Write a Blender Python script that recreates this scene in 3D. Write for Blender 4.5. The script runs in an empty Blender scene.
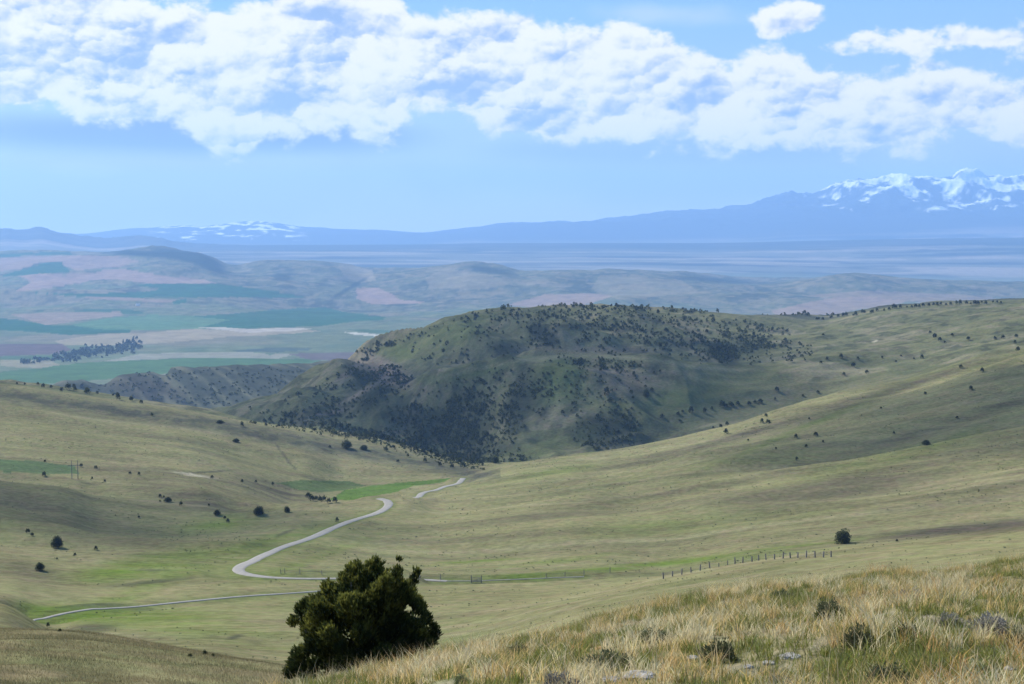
import bpy, math, random, time
import numpy as np
from mathutils import Vector
T0 = time.time()
rng = np.random.default_rng(7)
random.seed(7)
SC = bpy.context.scene
COL = SC.collection
F = 1422.0
PITCH = math.atan(117.0/F)
CZ = 500.0                      # eye height above the datum
CP, SP = math.cos(PITCH), math.sin(PITCH)
A = np.asarray

def e_of_py(py):                # slope z/y of the view ray at image height py
    v = (342.0-A(py, float))/F
    return (-SP+v*CP)/(CP+v*SP)
def k_of_e(e):                  # cosθ + v sinθ for that slope
    e = A(e, float); v = (SP+e*CP)/(CP-e*SP)
    return CP+v*SP
def py_of_e(e):
    e = A(e, float); v = (SP+e*CP)/(CP-e*SP)
    return 342.0-v*F
def px_of(x, y, e):
    return 512.0+F*(A(x)/A(y))*k_of_e(e)

# ------------------------------------------------------------------ noise
_P = {}
def _tab(s):
    if s not in _P:
        r = np.random.default_rng(1000+s); p = r.permutation(256).astype(np.int32); t = r.uniform(0, 2*np.pi, 256)
        _P[s] = (np.concatenate([p, p, p]), np.cos(t).astype(np.float32)*1.5, np.sin(t).astype(np.float32)*1.5)
    return _P[s]
def pn(x, y, s=0):
    p, gc, gs = _tab(s)
    x = A(x); y = A(y)
    fx0 = np.floor(x); fy0 = np.floor(y)
    ix = fx0.astype(np.int32) & 255; iy = fy0.astype(np.int32) & 255
    fx = (x-fx0).astype(np.float32); fy = (y-fy0).astype(np.float32)
    ux = fx*fx*fx*(fx*(fx*6-15)+10); uy = fy*fy*fy*(fy*(fy*6-15)+10)
    pa = p[ix]; pb = p[ix+1]
    def g(q, b_):
        h = p[q+iy+b_]
        return gc[h], gs[h]
    c, s_ = g(pa, 0); n0 = c*fx+s_*fy
    c, s_ = g(pb, 0); n1 = c*(fx-1)+s_*fy
    c, s_ = g(pa, 1); n2 = c*fx+s_*(fy-1)
    c, s_ = g(pb, 1); n3 = c*(fx-1)+s_*(fy-1)
    a = n0+ux*(n1-n0); b = n2+ux*(n3-n2)
    return a+uy*(b-a)
def fbm(x, y, o=4, s=0, r=.5):
    t = 0; a = 1.0; x = A(x); y = A(y)
    for i in range(o):
        t = t+a*pn(x*2**i+13.7*i, y*2**i+7.1*i, s+i); a *= r
    return t
def ridged(x, y, o=4, s=0, r=.5):
    t = 0; a = 1.0; x = A(x); y = A(y)
    for i in range(o):
        t = t+a*(1-2*np.abs(pn(x*2**i+3.3*i, y*2**i+9.1*i, s+i))); a *= r
    return t
def sst(a, b, x):
    t = np.clip((x-a)/(b-a), 0, 1); return t*t*(3-2*t)

# ------------------------------------------------------------------ monotone cubic
def pchip_slopes(X, Y):         # along axis 0
    h = np.diff(X, axis=0); d = np.diff(Y, axis=0)/h
    m = np.zeros_like(Y)
    w1 = 2*h[1:]+h[:-1]; w2 = h[1:]+2*h[:-1]
    same = (d[1:]*d[:-1]) > 0
    with np.errstate(divide='ignore', invalid='ignore'):
        hm = (w1+w2)/(w1/d[:-1]+w2/d[1:])
    m[1:-1] = np.where(same, hm, 0); m[0] = d[0]; m[-1] = d[-1]
    return m
def pchip1(xk, yk, xq):
    xk = A(xk, float); yk = A(yk, float)
    m = pchip_slopes(xk[:, None], yk[:, None])[:, 0]
    i = np.clip(np.searchsorted(xk, xq)-1, 0, len(xk)-2)
    h = xk[i+1]-xk[i]; t = np.clip((xq-xk[i])/h, 0, 1)
    return ((2*t**3-3*t*t+1)*yk[i]+(t**3-2*t*t+t)*h*m[i]+(-2*t**3+3*t*t)*yk[i+1]+(t**3-t*t)*h*m[i+1])

# ------------------------------------------------------------------ the lie of the land: crest and hollow lines, near to far (column, height, metres away)
K = []
def cm(y):                      # the far country stands this near (the air is thick)
    return y if y <= 13500 else 13500+(y-13500)*.48
def cv(*p): K.append([(a, b, cm(c)) for a, b, c in p])
cv((-700,2300,1.0),(1724,2300,1.0))
cv((-700,1150,3.2),(1724,1080,3.2))
cv((-700,960,7.5),(0,850,7.5),(330,770,8),(512,730,8),(1024,700,8.5),(1724,700,9))
cv((-700,900,15),(0,760,16),(200,712,18),(330,686,20),(440,663,21),(520,647,22),(600,628,23),(700,606,24),(800,594,25),(900,580,27),(1024,565,30),(1300,530,34),(1724,480,40))
cv((-700,760,45),(0,712,45),(200,716,45),(330,716,45),(440,695,45),(600,655,45),(800,620,45),(1024,590,50),(1724,515,60))
cv((-700,600,95),(-200,618,95),(0,632,95),(60,634,95),(100,637,95),(200,649,98),(280,662,100),(340,674,105),(440,680,110),(600,652,110),(800,614,110),(1024,580,110),(1724,505,115))
cv((-700,640,140),(0,648,140),(100,651,140),(200,664,140),(280,674,150),(440,668,180),(600,624,170),(800,592,170),(1024,566,170),(1724,500,170))
cv((-700,560,200),(-200,585,200),(0,605,190),(50,630,200),(100,646,220),(200,648,230),(280,656,230),(440,645,240),(600,606,235),(700,590,235),(800,576,235),(1024,548,235),(1724,480,240))
cv((-700,540,300),(-200,580,300),(0,613,260),(50,635,260),(100,628,280),(200,622,290),(300,618,300),(440,605,320),(520,600,320),(600,588,320),(660,576,320),(750,560,320),(843,547,320),(900,541.5,320),(1024,523,320),(1300,480,330),(1724,420,350))
cv((-700,500,380),(0,590,350),(50,594,360),(100,590,380),(200,580,400),(300,577,410),(440,580,420),(520,578,420),(600,578,410),(660,578,400),(750,570,400),(843,558,400),(900,553,400),(1024,537,400),(1724,450,450))
cv((-700,490,480),(-200,520,480),(0,552,470),(100,556,480),(200,550,520),(300,555,520),(440,561,520),(600,562,480),(660,567,470),(750,555,470),(843,543,480),(900,538,480),(1024,521,500),(1724,425,550))
cv((-700,450,650),(0,505,620),(60,512,620),(100,522,630),(200,528,640),(260,524,650),(300,522,640),(385,516,660),(440,520,650),(600,520,620),(750,505,620),(843,500,600),(1024,475,600),(1724,380,650))
cv((-700,420,800),(0,470,800),(100,480,790),(200,496,740),(240,515,700),(260,513,710),(300,509,720),(345,502,740),(385,497.5,750),(410,497,760),(440,499,780),(520,498,770),(600,496,750),(750,470,750),(843,460,750),(1024,432,750),(1724,340,800))
cv((-700,410,900),(0,458,880),(100,466,880),(200,482,850),(240,492,840),(260,500,830),(300,511,820),(345,504,830),(385,499,820),(410,498,820),(440,494,850),(520,486,850),(600,480,850),(750,452,850),(843,438,850),(1024,405,850),(1724,320,900))
cv((-700,390,1000),(0,430,1000),(100,440,1000),(200,462,950),(260,477,950),(300,485,950),(345,487,980),(385,487,980),(410,486,980),(440,485,980),(460,481,1000),(520,471,1000),(600,466,1000),(700,448,1000),(800,424,1000),(900,402,1000),(1024,370,1000),(1724,280,1000))
cv((-700,365,1250),(0,384,1250),(100,396,1250),(200,410,1250),(260,420,1230),(350,434,1200),(440,455,1150),(480,464,1100),(520,463,1100),(600,457,1100),(680,442,1120),(760,422,1150),(820,402,1200),(900,385,1250),(1024,351,1300),(1724,260,1400))
cv((-700,390,1500),(0,405,1500),(100,420,1500),(260,450,1450),(350,462,1350),(440,480,1300),(480,478,1220),(520,472,1180),(600,468,1180),(680,453,1200),(760,431,1230),(820,410,1280),(900,389,1320),(1024,352,1400),(1724,255,1600))
cv((-700,410,1700),(0,430,1700),(100,430,1700),(200,424,1650),(260,415,1600),(350,428,1500),(440,455,1400),(520,458,1280),(600,452,1260),(680,438,1300),(760,414,1350),(820,396,1400),(900,373,1450),(1024,343,1500),(1724,250,1700))
cv((-700,410,1800),(0,430,1800),(100,424,1800),(200,415,1750),(260,408,1700),(300,404,1650),(350,404,1600),(380,405,1530),(400,398,1520),(430,380,1510),(470,368,1500),(520,359,1500),(560,355,1490),(600,354,1480),(650,358,1480),(700,366,1480),(740,369,1490),(800,362,1500),(900,347,1600),(1024,325,1600),(1724,240,1800))
cv((-700,410,1950),(0,428,1950),(200,415,1900),(260,410,1850),(300,400,1700),(350,397,1650),(400,414,1620),(430,399,1610),(470,388,1610),(520,380,1610),(600,374,1610),(650,376,1610),(700,380,1620),(740,377,1640),(800,363,1650),(900,342,1750),(1024,316,1750),(1724,240,2000))
cv((-700,420,2100),(0,425,2100),(200,418,2000),(265,409,1950),(300,393,1900),(350,367,1850),(400,360,1850),(470,344,1850),(520,336,1850),(600,335,1850),(700,338,1900),(760,340,1950),(820,334,2000),(900,319,2000),(1024,306,2000),(1724,250,2200))
cv((-700,425,2200),(0,425,2200),(200,420,2150),(265,409.5,2050),(300,392,2050),(340,371,2050),(368,350,2060),(380,343,2070),(400,339,2080),(440,322,2100),(480,312,2150),(520,307,2200),(580,306,2200),(640,308,2250),(700,312,2300),(760,316,2400),(820,319,2500),(860,312,2450),(900,306,2400),(960,302,2400),(1024,300,2400),(1300,285,2500),(1724,270,2500))
cv((-700,425,2500),(0,420,2500),(100,425,2450),(200,424,2400),(265,412,2400),(330,395,2500),(400,370,2600),(520,345,2700),(700,345,2700),(820,340,2800),(1024,325,2800),(1724,310,2800))
cv((-700,385,2900),(0,391,2900),(50,389,2900),(68,383,2850),(82,382.5,2850),(92,386,2850),(103,388,2850),(120,378,2850),(138,374,2850),(150,374,2850),(165,378,2860),(172,371,2900),(220,369,2900),(280,367,3000),(330,364,3100),(400,372,3100),(520,348,3200),(1024,335,3200),(1724,320,3200))
cv((-700,405,3600),(0,402,3600),(100,398,3600),(200,388,3600),(280,380,3600),(340,372,3600),(400,375,3600),(520,350,3600),(1024,340,3600),(1724,330,3600))
cv((-700,378,4300),(0,377,4300),(400,374,4300),(520,350,4300),(1024,340,4300),(1724,330,4300))
cv((-700,335,6000),(0,336,6000),(300,332,6000),(520,328,6000),(1024,325,6000),(1724,325,6000))
cv((-700,300,8000),(0,302,8000),(100,298,8200),(200,300,8200),(300,305,8200),(400,308,8000),(600,305,8000),(800,306,8000),(1024,305,8000),(1724,303,8000))
cv((-700,262,11500),(-200,258,12000),(0,256,12000),(50,254,12000),(100,254.5,12000),(130,252,12000),(165,250.5,11800),(195,253,11500),(212,259,11300),(228,267,11000),(240,268,11000),(270,265,11000),(300,264,11000),(340,265,11000),(370,270,10800),(440,268,10800),(480,266.5,10800),(500,268,10700),(520,273,10600),(570,270.5,10600),(600,270.5,10600),(660,274,10600),(760,280,10600),(800,277,10600),(850,272.5,10600),(900,278,10600),(950,282,10600),(1024,285,10600),(1724,290,10600))
cv((-700,270,13500),(0,262,13500),(200,264,13500),(240,273,13000),(400,275,13000),(600,278,13000),(800,283,13000),(1024,290,13000),(1724,292,13000))
cv((-700,256,18500),(0,256,18500),(200,258,18500),(400,259,18500),(600,262,18000),(800,266,17500),(1024,269,17000),(1724,270,17000))
cv((-700,238,27000),(-100,234,27000),(0,233,27000),(8,231.8,27000),(22,233.5,27000),(42,231.3,27000),(55,235,27000),(75,239,27500),(100,242,28000),(122,241,27000),(145,238.5,26500),(160,240,26500),(175,244,27000),(200,245,28000),(400,244.5,29000),(500,243,29000),(700,243,29000),(800,241,29000),(900,239,28500),(1024,237.5,28000),(1724,236,28000))
cv((-700,246,33000),(0,246,33000),(400,246.5,33000),(700,246,33000),(1024,245,33000),(1724,245,33000))
cv((-700,241,38000),(0,242,38000),(200,243,38000),(400,242,38000),(500,237,38000),(600,238,38000),(700,236,38000),(800,232,37000),(900,229,37000),(1024,226,37000),(1724,226,37000))
cv((-700,238,41500),(0,238.5,41500),(80,237,41500),(150,233,41500),(200,233,41500),(260,231,41500),(330,233.5,41500),(400,235,41500),(450,232.5,41500),(500,227,41500),(560,224,41500),(640,220,41500),(700,217,41500),(740,214,41500),(800,207,41500),(900,201,41500),(1024,205,41500),(1300,210,41500),(1724,224,41500))
cv((-700,238,45000),(0,237.5,45000),(80,233,45000),(110,230.5,45000),(150,228,45000),(180,226,45000),(200,227,45000),(225,224,45000),(250,222,45000),(270,223,45000),(300,227,45000),(340,229,45000),(380,230,45000),(420,233,45000),(450,230,45000),(500,224,45000),(530,223,45000),(560,219,45000),(580,222,45000),(640,215.5,45000),(700,211,45000),(740,207.5,45000),(770,199,45000),(800,194,45000),(830,190,45000),(860,182,45000),(900,178.5,45000),(950,178,45000),(965,173,45000),(990,178,45000),(1024,180,45000),(1150,190,45000),(1300,200,45000),(1724,222,45000))
cv((-700,250,50000),(1724,250,50000))

cols = np.concatenate([np.arange(-700,-40,8.0), np.arange(-40,1065,1.0), np.arange(1072,1725,8.0)])
infr = (cols >= 0) & (cols <= 1024)
NC = len(cols)
LY = []; EE = []; PYK = []
for c in K:
    c = sorted(c); xs = [q[0] for q in c]
    py = pchip1(xs, [q[1] for q in c], cols); ly = pchip1(xs, [math.log(q[2]) for q in c], cols)
    LY.append(ly); EE.append(e_of_py(np.minimum(py, 2400))); PYK.append(py)
LY = A(LY); EE = A(EE); PYK = A(PYK)
for k in range(1, len(K)): LY[k] = np.maximum(LY[k], LY[k-1]+.012)
MS = pchip_slopes(LY, EE)
rl, re_ = [], []
for k in range(len(K)-1):
    gap = np.abs(PYK[k+1]-PYK[k])[infr].max()
    n = int(np.clip(math.ceil(gap*1.15), 8, 70))
    if k == 0: n = 8
    if k in (1, 2): n = 40
    if k == len(K)-3 or k == len(K)-2: n = 30
    if k == len(K)-4: n = 40
    t = np.arange(n)/n
    if k == len(K)-2: t = np.arange(n+1)/n
    for tt in t:
        h = LY[k+1]-LY[k]
        rl.append(LY[k]+tt*h)
        re_.append((2*tt**3-3*tt**2+1)*EE[k]+(tt**3-2*tt**2+tt)*h*MS[k]+(-2*tt**3+3*tt**2)*EE[k+1]+(tt**3-tt**2)*h*MS[k+1])
GY = np.exp(A(rl)); GE = A(re_)
NR = GY.shape[0]
PX = np.broadcast_to(cols, GY.shape)
GX = (PX-512.0)/F*GY/k_of_e(GE)
PY = py_of_e(GE)
GZ = CZ+GE*GY

# ------------------------------------------------------------------ relief in world metres
lY = np.log(GY)
def band(a, b, c, d):           # 1 between b and c metres
    return sst(math.log(a), math.log(b), lY)*(1-sst(math.log(c), math.log(d), lY))
D = np.zeros(GY.shape, np.float32)
YMIN = GY.min(1); YMAX = GY.max(1)
def rows(a, d):
    a = cm(a); d = cm(d)
    return slice(int(np.searchsorted(YMAX, a)), max(int(np.searchsorted(YMIN, d)), int(np.searchsorted(YMAX, a))+1))
def relief(bd, fn):
    r = rows(bd[0], bd[3]); X = GX[r]; Y = GY[r]; l = lY[r]
    b_ = [math.log(cm(q)) for q in bd]; m = sst(b_[0], b_[1], l)*(1-sst(b_[2], b_[3], l))
    D[r] += m*fn(X, Y, PX[r])
relief((2,5,40,60), lambda X,Y,P: .045*fbm(X/.9, Y/.9, 3, 1))
relief((6,14,60,90), lambda X,Y,P: .25*fbm(X/6, Y/6, 3, 2))
relief((45,70,250,400), lambda X,Y,P: .45*fbm(X/28, Y/16, 3, 3))
# long low spurs of the grass slopes
relief((230,420,1150,1300), lambda X,Y,P: 1.5*fbm((X+.25*Y)/300, (Y-.1*X)/50, 3, 4, .45)+.45*ridged((X+.1*Y)/110, Y/26, 2, 5)+.22*fbm(X/18, Y/9, 2, 6))
relief((560,700,1250,1400), lambda X,Y,P: sst(430,620,P)*5.0*ridged((X+.15*Y)/620, (Y-.42*X)/75, 2, 8, .4))
relief((420,560,1150,1300), lambda X,Y,P: (1-sst(200,420,P))*3.6*ridged(X/480, (Y+.30*X)/80, 2, 9, .4))
# gullied hill across the gulch
def hillf(X, Y, P):
    hw = (1-.9*sst(620,730,P))*sst(190,300,P); wx = .35*fbm(X/220, Y/220, 2, 12)
    u1 = X*.86+Y*.5; u2 = -X*.5+Y*.86
    calm = 1-.75*np.exp(-((PYg-np.interp(P, SPX, SPY))/6.)**2)*(P > 380)
    return (1-.65*sst(1900, 2150, Y))*hw*calm*(27*(ridged(u1/170+wx, u2/560, 2, 11, .45)-.5)+4.5*fbm(X/50, Y/70, 3, 13, .55))+(1-hw)*4*ridged(X/300, (Y-.35*X)/110, 3, 14)+.8*fbm(X/22, Y/22, 2, 15)
SPX = [250,300,350,380,400,430,470,520,560,600,650,700,740,800,900,1024]; SPY = [409,404,404,404,398,380,368,359,355,354,358,366,369,362,347,325]
PYg = PY[rows(1180,2400)]
relief((1180,1330,2150,2400), hillf)
relief((2350,2500,3100,3500), lambda X,Y,P: 6*ridged((X*.89+Y*.45)/95, (-X*.45+Y*.89)/1500, 2, 16, .4)+1.5*fbm(X/60, Y/60, 3, 17))
relief((6500,8500,12500,15500), lambda X,Y,P: 50*(ridged(X/2600, Y/2400, 5, 18)-.9))
relief((3800,4600,7000,8000), lambda X,Y,P: 5*fbm(X/800, Y/500, 3, 19))
relief((14500,17500,24000,27000), lambda X,Y,P: 16*fbm(X/3000, Y/1500, 4, 20))
relief((24000,26000,32000,35000), lambda X,Y,P: (1-sst(120,260,P))*45*ridged(X/1200, Y/1200, 4, 22))
hgt = np.clip((GE*GY+200)/900, .12, 1)[rows(37500,49500)]
relief((37500,40500,47000,49500), lambda X,Y,P: hgt*150*(ridged(X/1900, Y/1900, 6, 21, .55)-1.05))
GZ = GZ+D
GE = (GZ-CZ)/GY
PX = px_of(GX, GY, GE); PY = py_of_e(GE)

# ------------------------------------------------------------------ land cover (what grows or is ploughed where, and one hollow's painted shade)
PX = PX.astype(np.float32); PY = PY.astype(np.float32); X32 = GX.astype(np.float32); Y32 = GY.astype(np.float32)
L32 = np.log(Y32)
jx = 2.2*fbm(GX/(GY*.02), L32*60, 3, 31); jy = .8*fbm(GX/(GY*.03), L32*50, 3, 32)
QX = PX+jx; QY = PY+jy
C = np.empty(GY.shape+(3,), np.float32)
ALL = slice(0, NR)
def mixin(r, c, m, cs=slice(None)):
    m = np.clip(m, 0, 1)[..., None].astype(np.float32)
    v = C[r, cs]; C[r, cs] = v+(A(c, np.float32)-v)*m
def bnd(r, a, b, c, d, cs=slice(None)):
    l = L32[r, cs]
    a, b, c, d = [math.log(cm(q)) for q in (a, b, c, d)]
    return sst(a, b, l)*(1-sst(c, d, l))
def cslice(x0, x1):
    return slice(max(int(np.searchsorted(cols, x0-12)), 0), min(int(np.searchsorted(cols, x1+12))+1, NC))
def blob(r, c, bd, cx, cy, rx, ry, ang=0., k=1., soft=.6, extra=None):
    a = math.radians(ang); ex = (abs(rx*math.cos(a))+abs(ry*math.sin(a)))*(1+soft); cs = cslice(cx-ex, cx+ex)
    dx = QX[r, cs]-cx; dy = QY[r, cs]-cy
    p = (dx*math.cos(a)+dy*math.sin(a))/rx; q = (-dx*math.sin(a)+dy*math.cos(a))/ry
    m = (1-sst(1-soft, 1+soft, np.sqrt(p*p+q*q)))*bnd(r, *bd, cs=cs)*k
    if extra is not None: m = m*extra[:, cs]
    mixin(r, c, m, cs)
def poly(r, c, k, pts, jit=1.):
    xs = [p[0] for p in pts]; cs = cslice(min(xs), max(xs)); X = PX[r, cs]+jx[r, cs]*jit*.5; Y = PY[r, cs]+jy[r, cs]*jit*.6
    q = np.zeros(X.shape, bool); n = len(pts)
    for i in range(n):
        xa, ya = pts[i]; xb, yb = pts[(i+1) % n]
        if ya == yb: continue
        q ^= ((ya > Y) != (yb > Y)) & (X < (xb-xa)*(Y-ya)/(yb-ya)+xa)
    mixin(r, c, q*k, cs)
# --- slopes and valley of dry spring bunchgrass
R = rows(0, 2700); X = X32[R]; Y = Y32[R]; P = PX[R]; Q = PY[R]
C[R] = (.146, .134, .070)
n1 = fbm(X/150, Y/45, 3, 40); n2 = fbm(X/45, Y/16, 3, 41); n3 = fbm(X/300, Y/120, 2, 42)
mixin(R, (.150, .127, .074), sst(0, .8, n1)*.5)
mixin(R, (.086, .094, .042), sst(0, .9, n2*.3+n3)*.5)
mixin(R, (.078, .070, .045), sst(.1, .8, fbm((X+.2*Y)/420, Y/26, 3, 43, .5))*.5)
mixin(R, (.185, .163, .100), sst(.2, .8, fbm((X-.1*Y)/520, Y/14, 3, 44, .45))*.5)
strk = (.55+.6*sst(-.4, .5, fbm(X/90, Y/11, 3, 45))).astype(np.float32)
MB = (180,240,1150,1250)
G1 = (.078, .112, .022); G2 = (.085, .130, .035); BR = (.066, .057, .042)
for b, k in (((210,560,110,12,-8),.5),((140,565,60,9,-12),.8),((290,535,80,5,-14),.5),((230,520,40,8,-10),.6),((120,615,90,9,2),.75),((190,630,110,9,6),.45),
             ((60,612,40,6,10),.7),((300,600,120,10,-2),.2),((380,640,90,12,0),.2),((260,575,60,8,0),.3),((140,590,60,7,-20),.5),
             ((640,566,140,3,-5),.7),((520,577,30,2.5,0),1.0),((470,562,50,1.6,-4),.8),((810,545,160,2.2,-7),.55),((560,560,50,2.2,-7),.5),((700,520,110,8,-5),.3),((660,530,60,6,-4),.3),
             ((880,460,90,7,-12),.45),((950,440,60,4,-20),.3),((520,480,60,6,-10),.2),((880,395,150,3.0,-23),.6),((700,425,150,1.6,-14),.35),((600,625,120,6,-12),.3),((560,470,40,3,-8),.35),((310,560,60,4,-20),.4)):
    blob(R, G1, MB, *b, k=k, soft=.8, extra=strk)
for b, k in (((90,530,100,14,12),.6),((210,500,80,10,12),.8),((280,492,45,9,15),.8),((900,470,140,16,-14),.5),((790,500,120,10,-8),.35),((950,531,90,5,-5),1),((1000,526,60,5,-6),1),  # last two here paint the shade of the hollow behind the spur
             ((30,575,40,12,20),.5),((640,545,160,8,-4),.25),((600,500,90,7,-10),.2),((960,500,120,12,-12),.35),((20,500,40,10,12),.4),((790,420,110,4,-17),.8),((930,377,110,4.5,-20),.8),((700,446,90,3,-14),.6),((850,455,120,5,-15),.4),((960,420,100,5,-18),.5),((120,470,140,5,6),.4),((150,435,150,3,8),.35),((560,515,120,4,-6),.35),((680,490,140,4,-9),.35)):
    blob(R, BR, MB, *b, k=k, soft=.9, extra=strk)
poly(R, (.058,.100,.022), .9, [(330,500),(345,490),(368,486),(400,483),(440,479),(462,477),(445,482),(412,486),(392,493),(352,500)])
poly(R, (.045,.072,.028), .8, [(276,483),(300,480),(350,481),(365,486),(345,490),(320,493),(300,490)])
poly(R, (.040,.080,.038), .7, [(-60,459),(0,459),(40,462),(75,466),(80,474),(40,474),(0,471),(-60,470)])
blob(R, (.32,.28,.22), MB, 192,475,20,.9,9, k=.7, soft=.5)
for b in ((152,582,38,1.6,-6),(210,472,22,.9,-3),(150,570,16,1,0),(285,533,9,1.5,-25),(105,609,45,1.6,-2),(92,628,22,4,-4),(235,637,9,1.5,-12),(320,573,28,1.2,2)):
    blob(R, (.05,.052,.036), MB, *b, k=.75, soft=.8)
trk = (np.abs(QX[R]-(275+(QY[R]-443)*.75)) < 1.4) & (Q > 443) & (Q < 470)
mixin(R, (.075,.07,.045), trk*.7)
rim = np.clip(1-np.abs(Q-(np.interp(P, [0,100,200,260,350,440,480,520], [394,408,422,434,450,466,476,478])))/11, 0, 1)*(P < 500)*bnd(R, 900, 1000, 1240, 1300)
mixin(R, (.062,.061,.045), rim*1.3*(.6+.5*sst(-.3, .4, fbm(X/14, Y/14, 3, 47))))
del n1, n2, n3
# --- brush on the hill across the gulch
R = rows(1160, 2700); X = X32[R]; Y = Y32[R]; P = PX[R]; Q = PY[R]; HB = (1160,1230,2500,2700); hb = bnd(R, *HB)
mixin(R, (.086,.088,.050), hb*1.15*(.6+.35*sst(-.3, .5, fbm(X/70, Y/70, 3, 50))))
mixin(R, (.135,.120,.082), hb*sst(.1, .5, fbm(X/90, Y/60, 4, 51, .6))*.8)
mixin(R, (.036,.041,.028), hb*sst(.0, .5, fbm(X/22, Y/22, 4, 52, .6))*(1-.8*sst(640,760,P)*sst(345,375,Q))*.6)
HILLD = [(520,405,14,34,18,1),(545,395,9,26,12,.7),(576,382,5,26,4,1),(602,372,4,14,0,.8),(605,432,32,17,-5,1),(640,445,16,8,-25,.8),(378,385,32,16,-15,1),(350,370,14,8,-30,.6),(430,425,45,16,12,.9),
         (470,410,22,20,0,.7),(480,445,45,10,10,.8),(470,462,60,6,12,1),(520,462,30,4,-5,.9),(545,336,16,9,30,1),(505,352,14,9,25,.8),(480,332,14,5,10,.5),(725,356,16,8,25,1),(745,345,25,6,0,.5),(600,328,50,2.5,3,.6),(690,345,50,5,6,.4),(330,412,45,10,-10,.6)]
for cx, cy, rx, ry, an, k in HILLD:
    blob(R, (.026,.031,.024), HB, cx, cy, rx, ry, an, k=k*.9, soft=.5)
for b, k in (((700,395,70,14,-6),.8),((560,378,22,24,0),.9),((470,372,50,5,-12),.8),((450,335,45,12,-20),.7),((400,352,20,8,10),.7),((540,450,50,8,-18),.4)): blob(R, (.078,.092,.038), HB, *b, k=k, soft=.8)
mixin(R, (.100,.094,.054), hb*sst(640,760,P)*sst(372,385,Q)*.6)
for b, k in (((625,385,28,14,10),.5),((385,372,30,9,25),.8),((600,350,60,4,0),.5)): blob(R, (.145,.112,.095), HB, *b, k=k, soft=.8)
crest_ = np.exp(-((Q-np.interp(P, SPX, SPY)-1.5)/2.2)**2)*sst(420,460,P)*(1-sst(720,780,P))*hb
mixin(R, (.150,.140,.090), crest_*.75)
for b in ((350,372,22,3,-38),(362,392,20,2.5,-30),(385,362,16,3,20),(330,412,18,2,-10),(610,372,25,2,8)): blob(R, (.150,.125,.105), HB, *b, k=.7, soft=.8)
blob(R, (.26,.235,.18), HB, 875,341,3.0,1.0,-20, k=1, soft=.4); blob(R, (.22,.20,.15), HB, 640,345,6,.8,0, k=.5)
# --- dark ridge with slanting strata
R = rows(2300, 3500); X = X32[R]; Y = Y32[R]; rb = bnd(R, 2300, 2450, 3300, 3500); RB = (2300,2450,3300,3500)
strat = ridged((X*.89+Y*.45)/42, (-X*.45+Y*.89)/900, 2, 55, .5)
mixin(R, (.085,.085,.060), rb*.95); mixin(R, (.036,.040,.032), rb*sst(.3, 1.0, strat)*.9); mixin(R, (.150,.132,.105), rb*sst(.2, -.5, strat)*.6)
blob(R, (.05,.042,.035), RB, 145,388,38,11,10, k=.55); blob(R, (.03,.034,.024), RB, 78,387,16,5,5, k=.9)
# --- the wide valley
R = rows(3300, 16500); X = X32[R]; Y = Y32[R]; P = PX[R]
near_ = C[R].copy(); vm = sst(math.log(3300), math.log(3700), L32[R])[..., None]
C[R] = (.095,.112,.066)
mixin(R, (.130,.116,.085), sst(0, .5, fbm(X/900, Y/700, 3, 60))*.8); mixin(R, (.062,.090,.054), sst(0, .6, fbm(X/250, Y/500, 3, 61))*.6)
fh = bnd(R, 7500, 8500, 13000, 14500)
mixin(R, (.082,.086,.055), fh*(P > 150)*.8); mixin(R, (.150,.128,.085), fh*sst(.0, .5, fbm(X/420, Y/420, 4, 62, .6))*.65); mixin(R, (.034,.045,.032), fh*sst(.1, .6, fbm(X/300, Y/380, 4, 63, .6))*.8)
PK = (.200,.142,.115); TG = (.020,.068,.034); LG = (.060,.125,.060); PU = (.085,.058,.064); BE = (.205,.170,.120)
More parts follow.
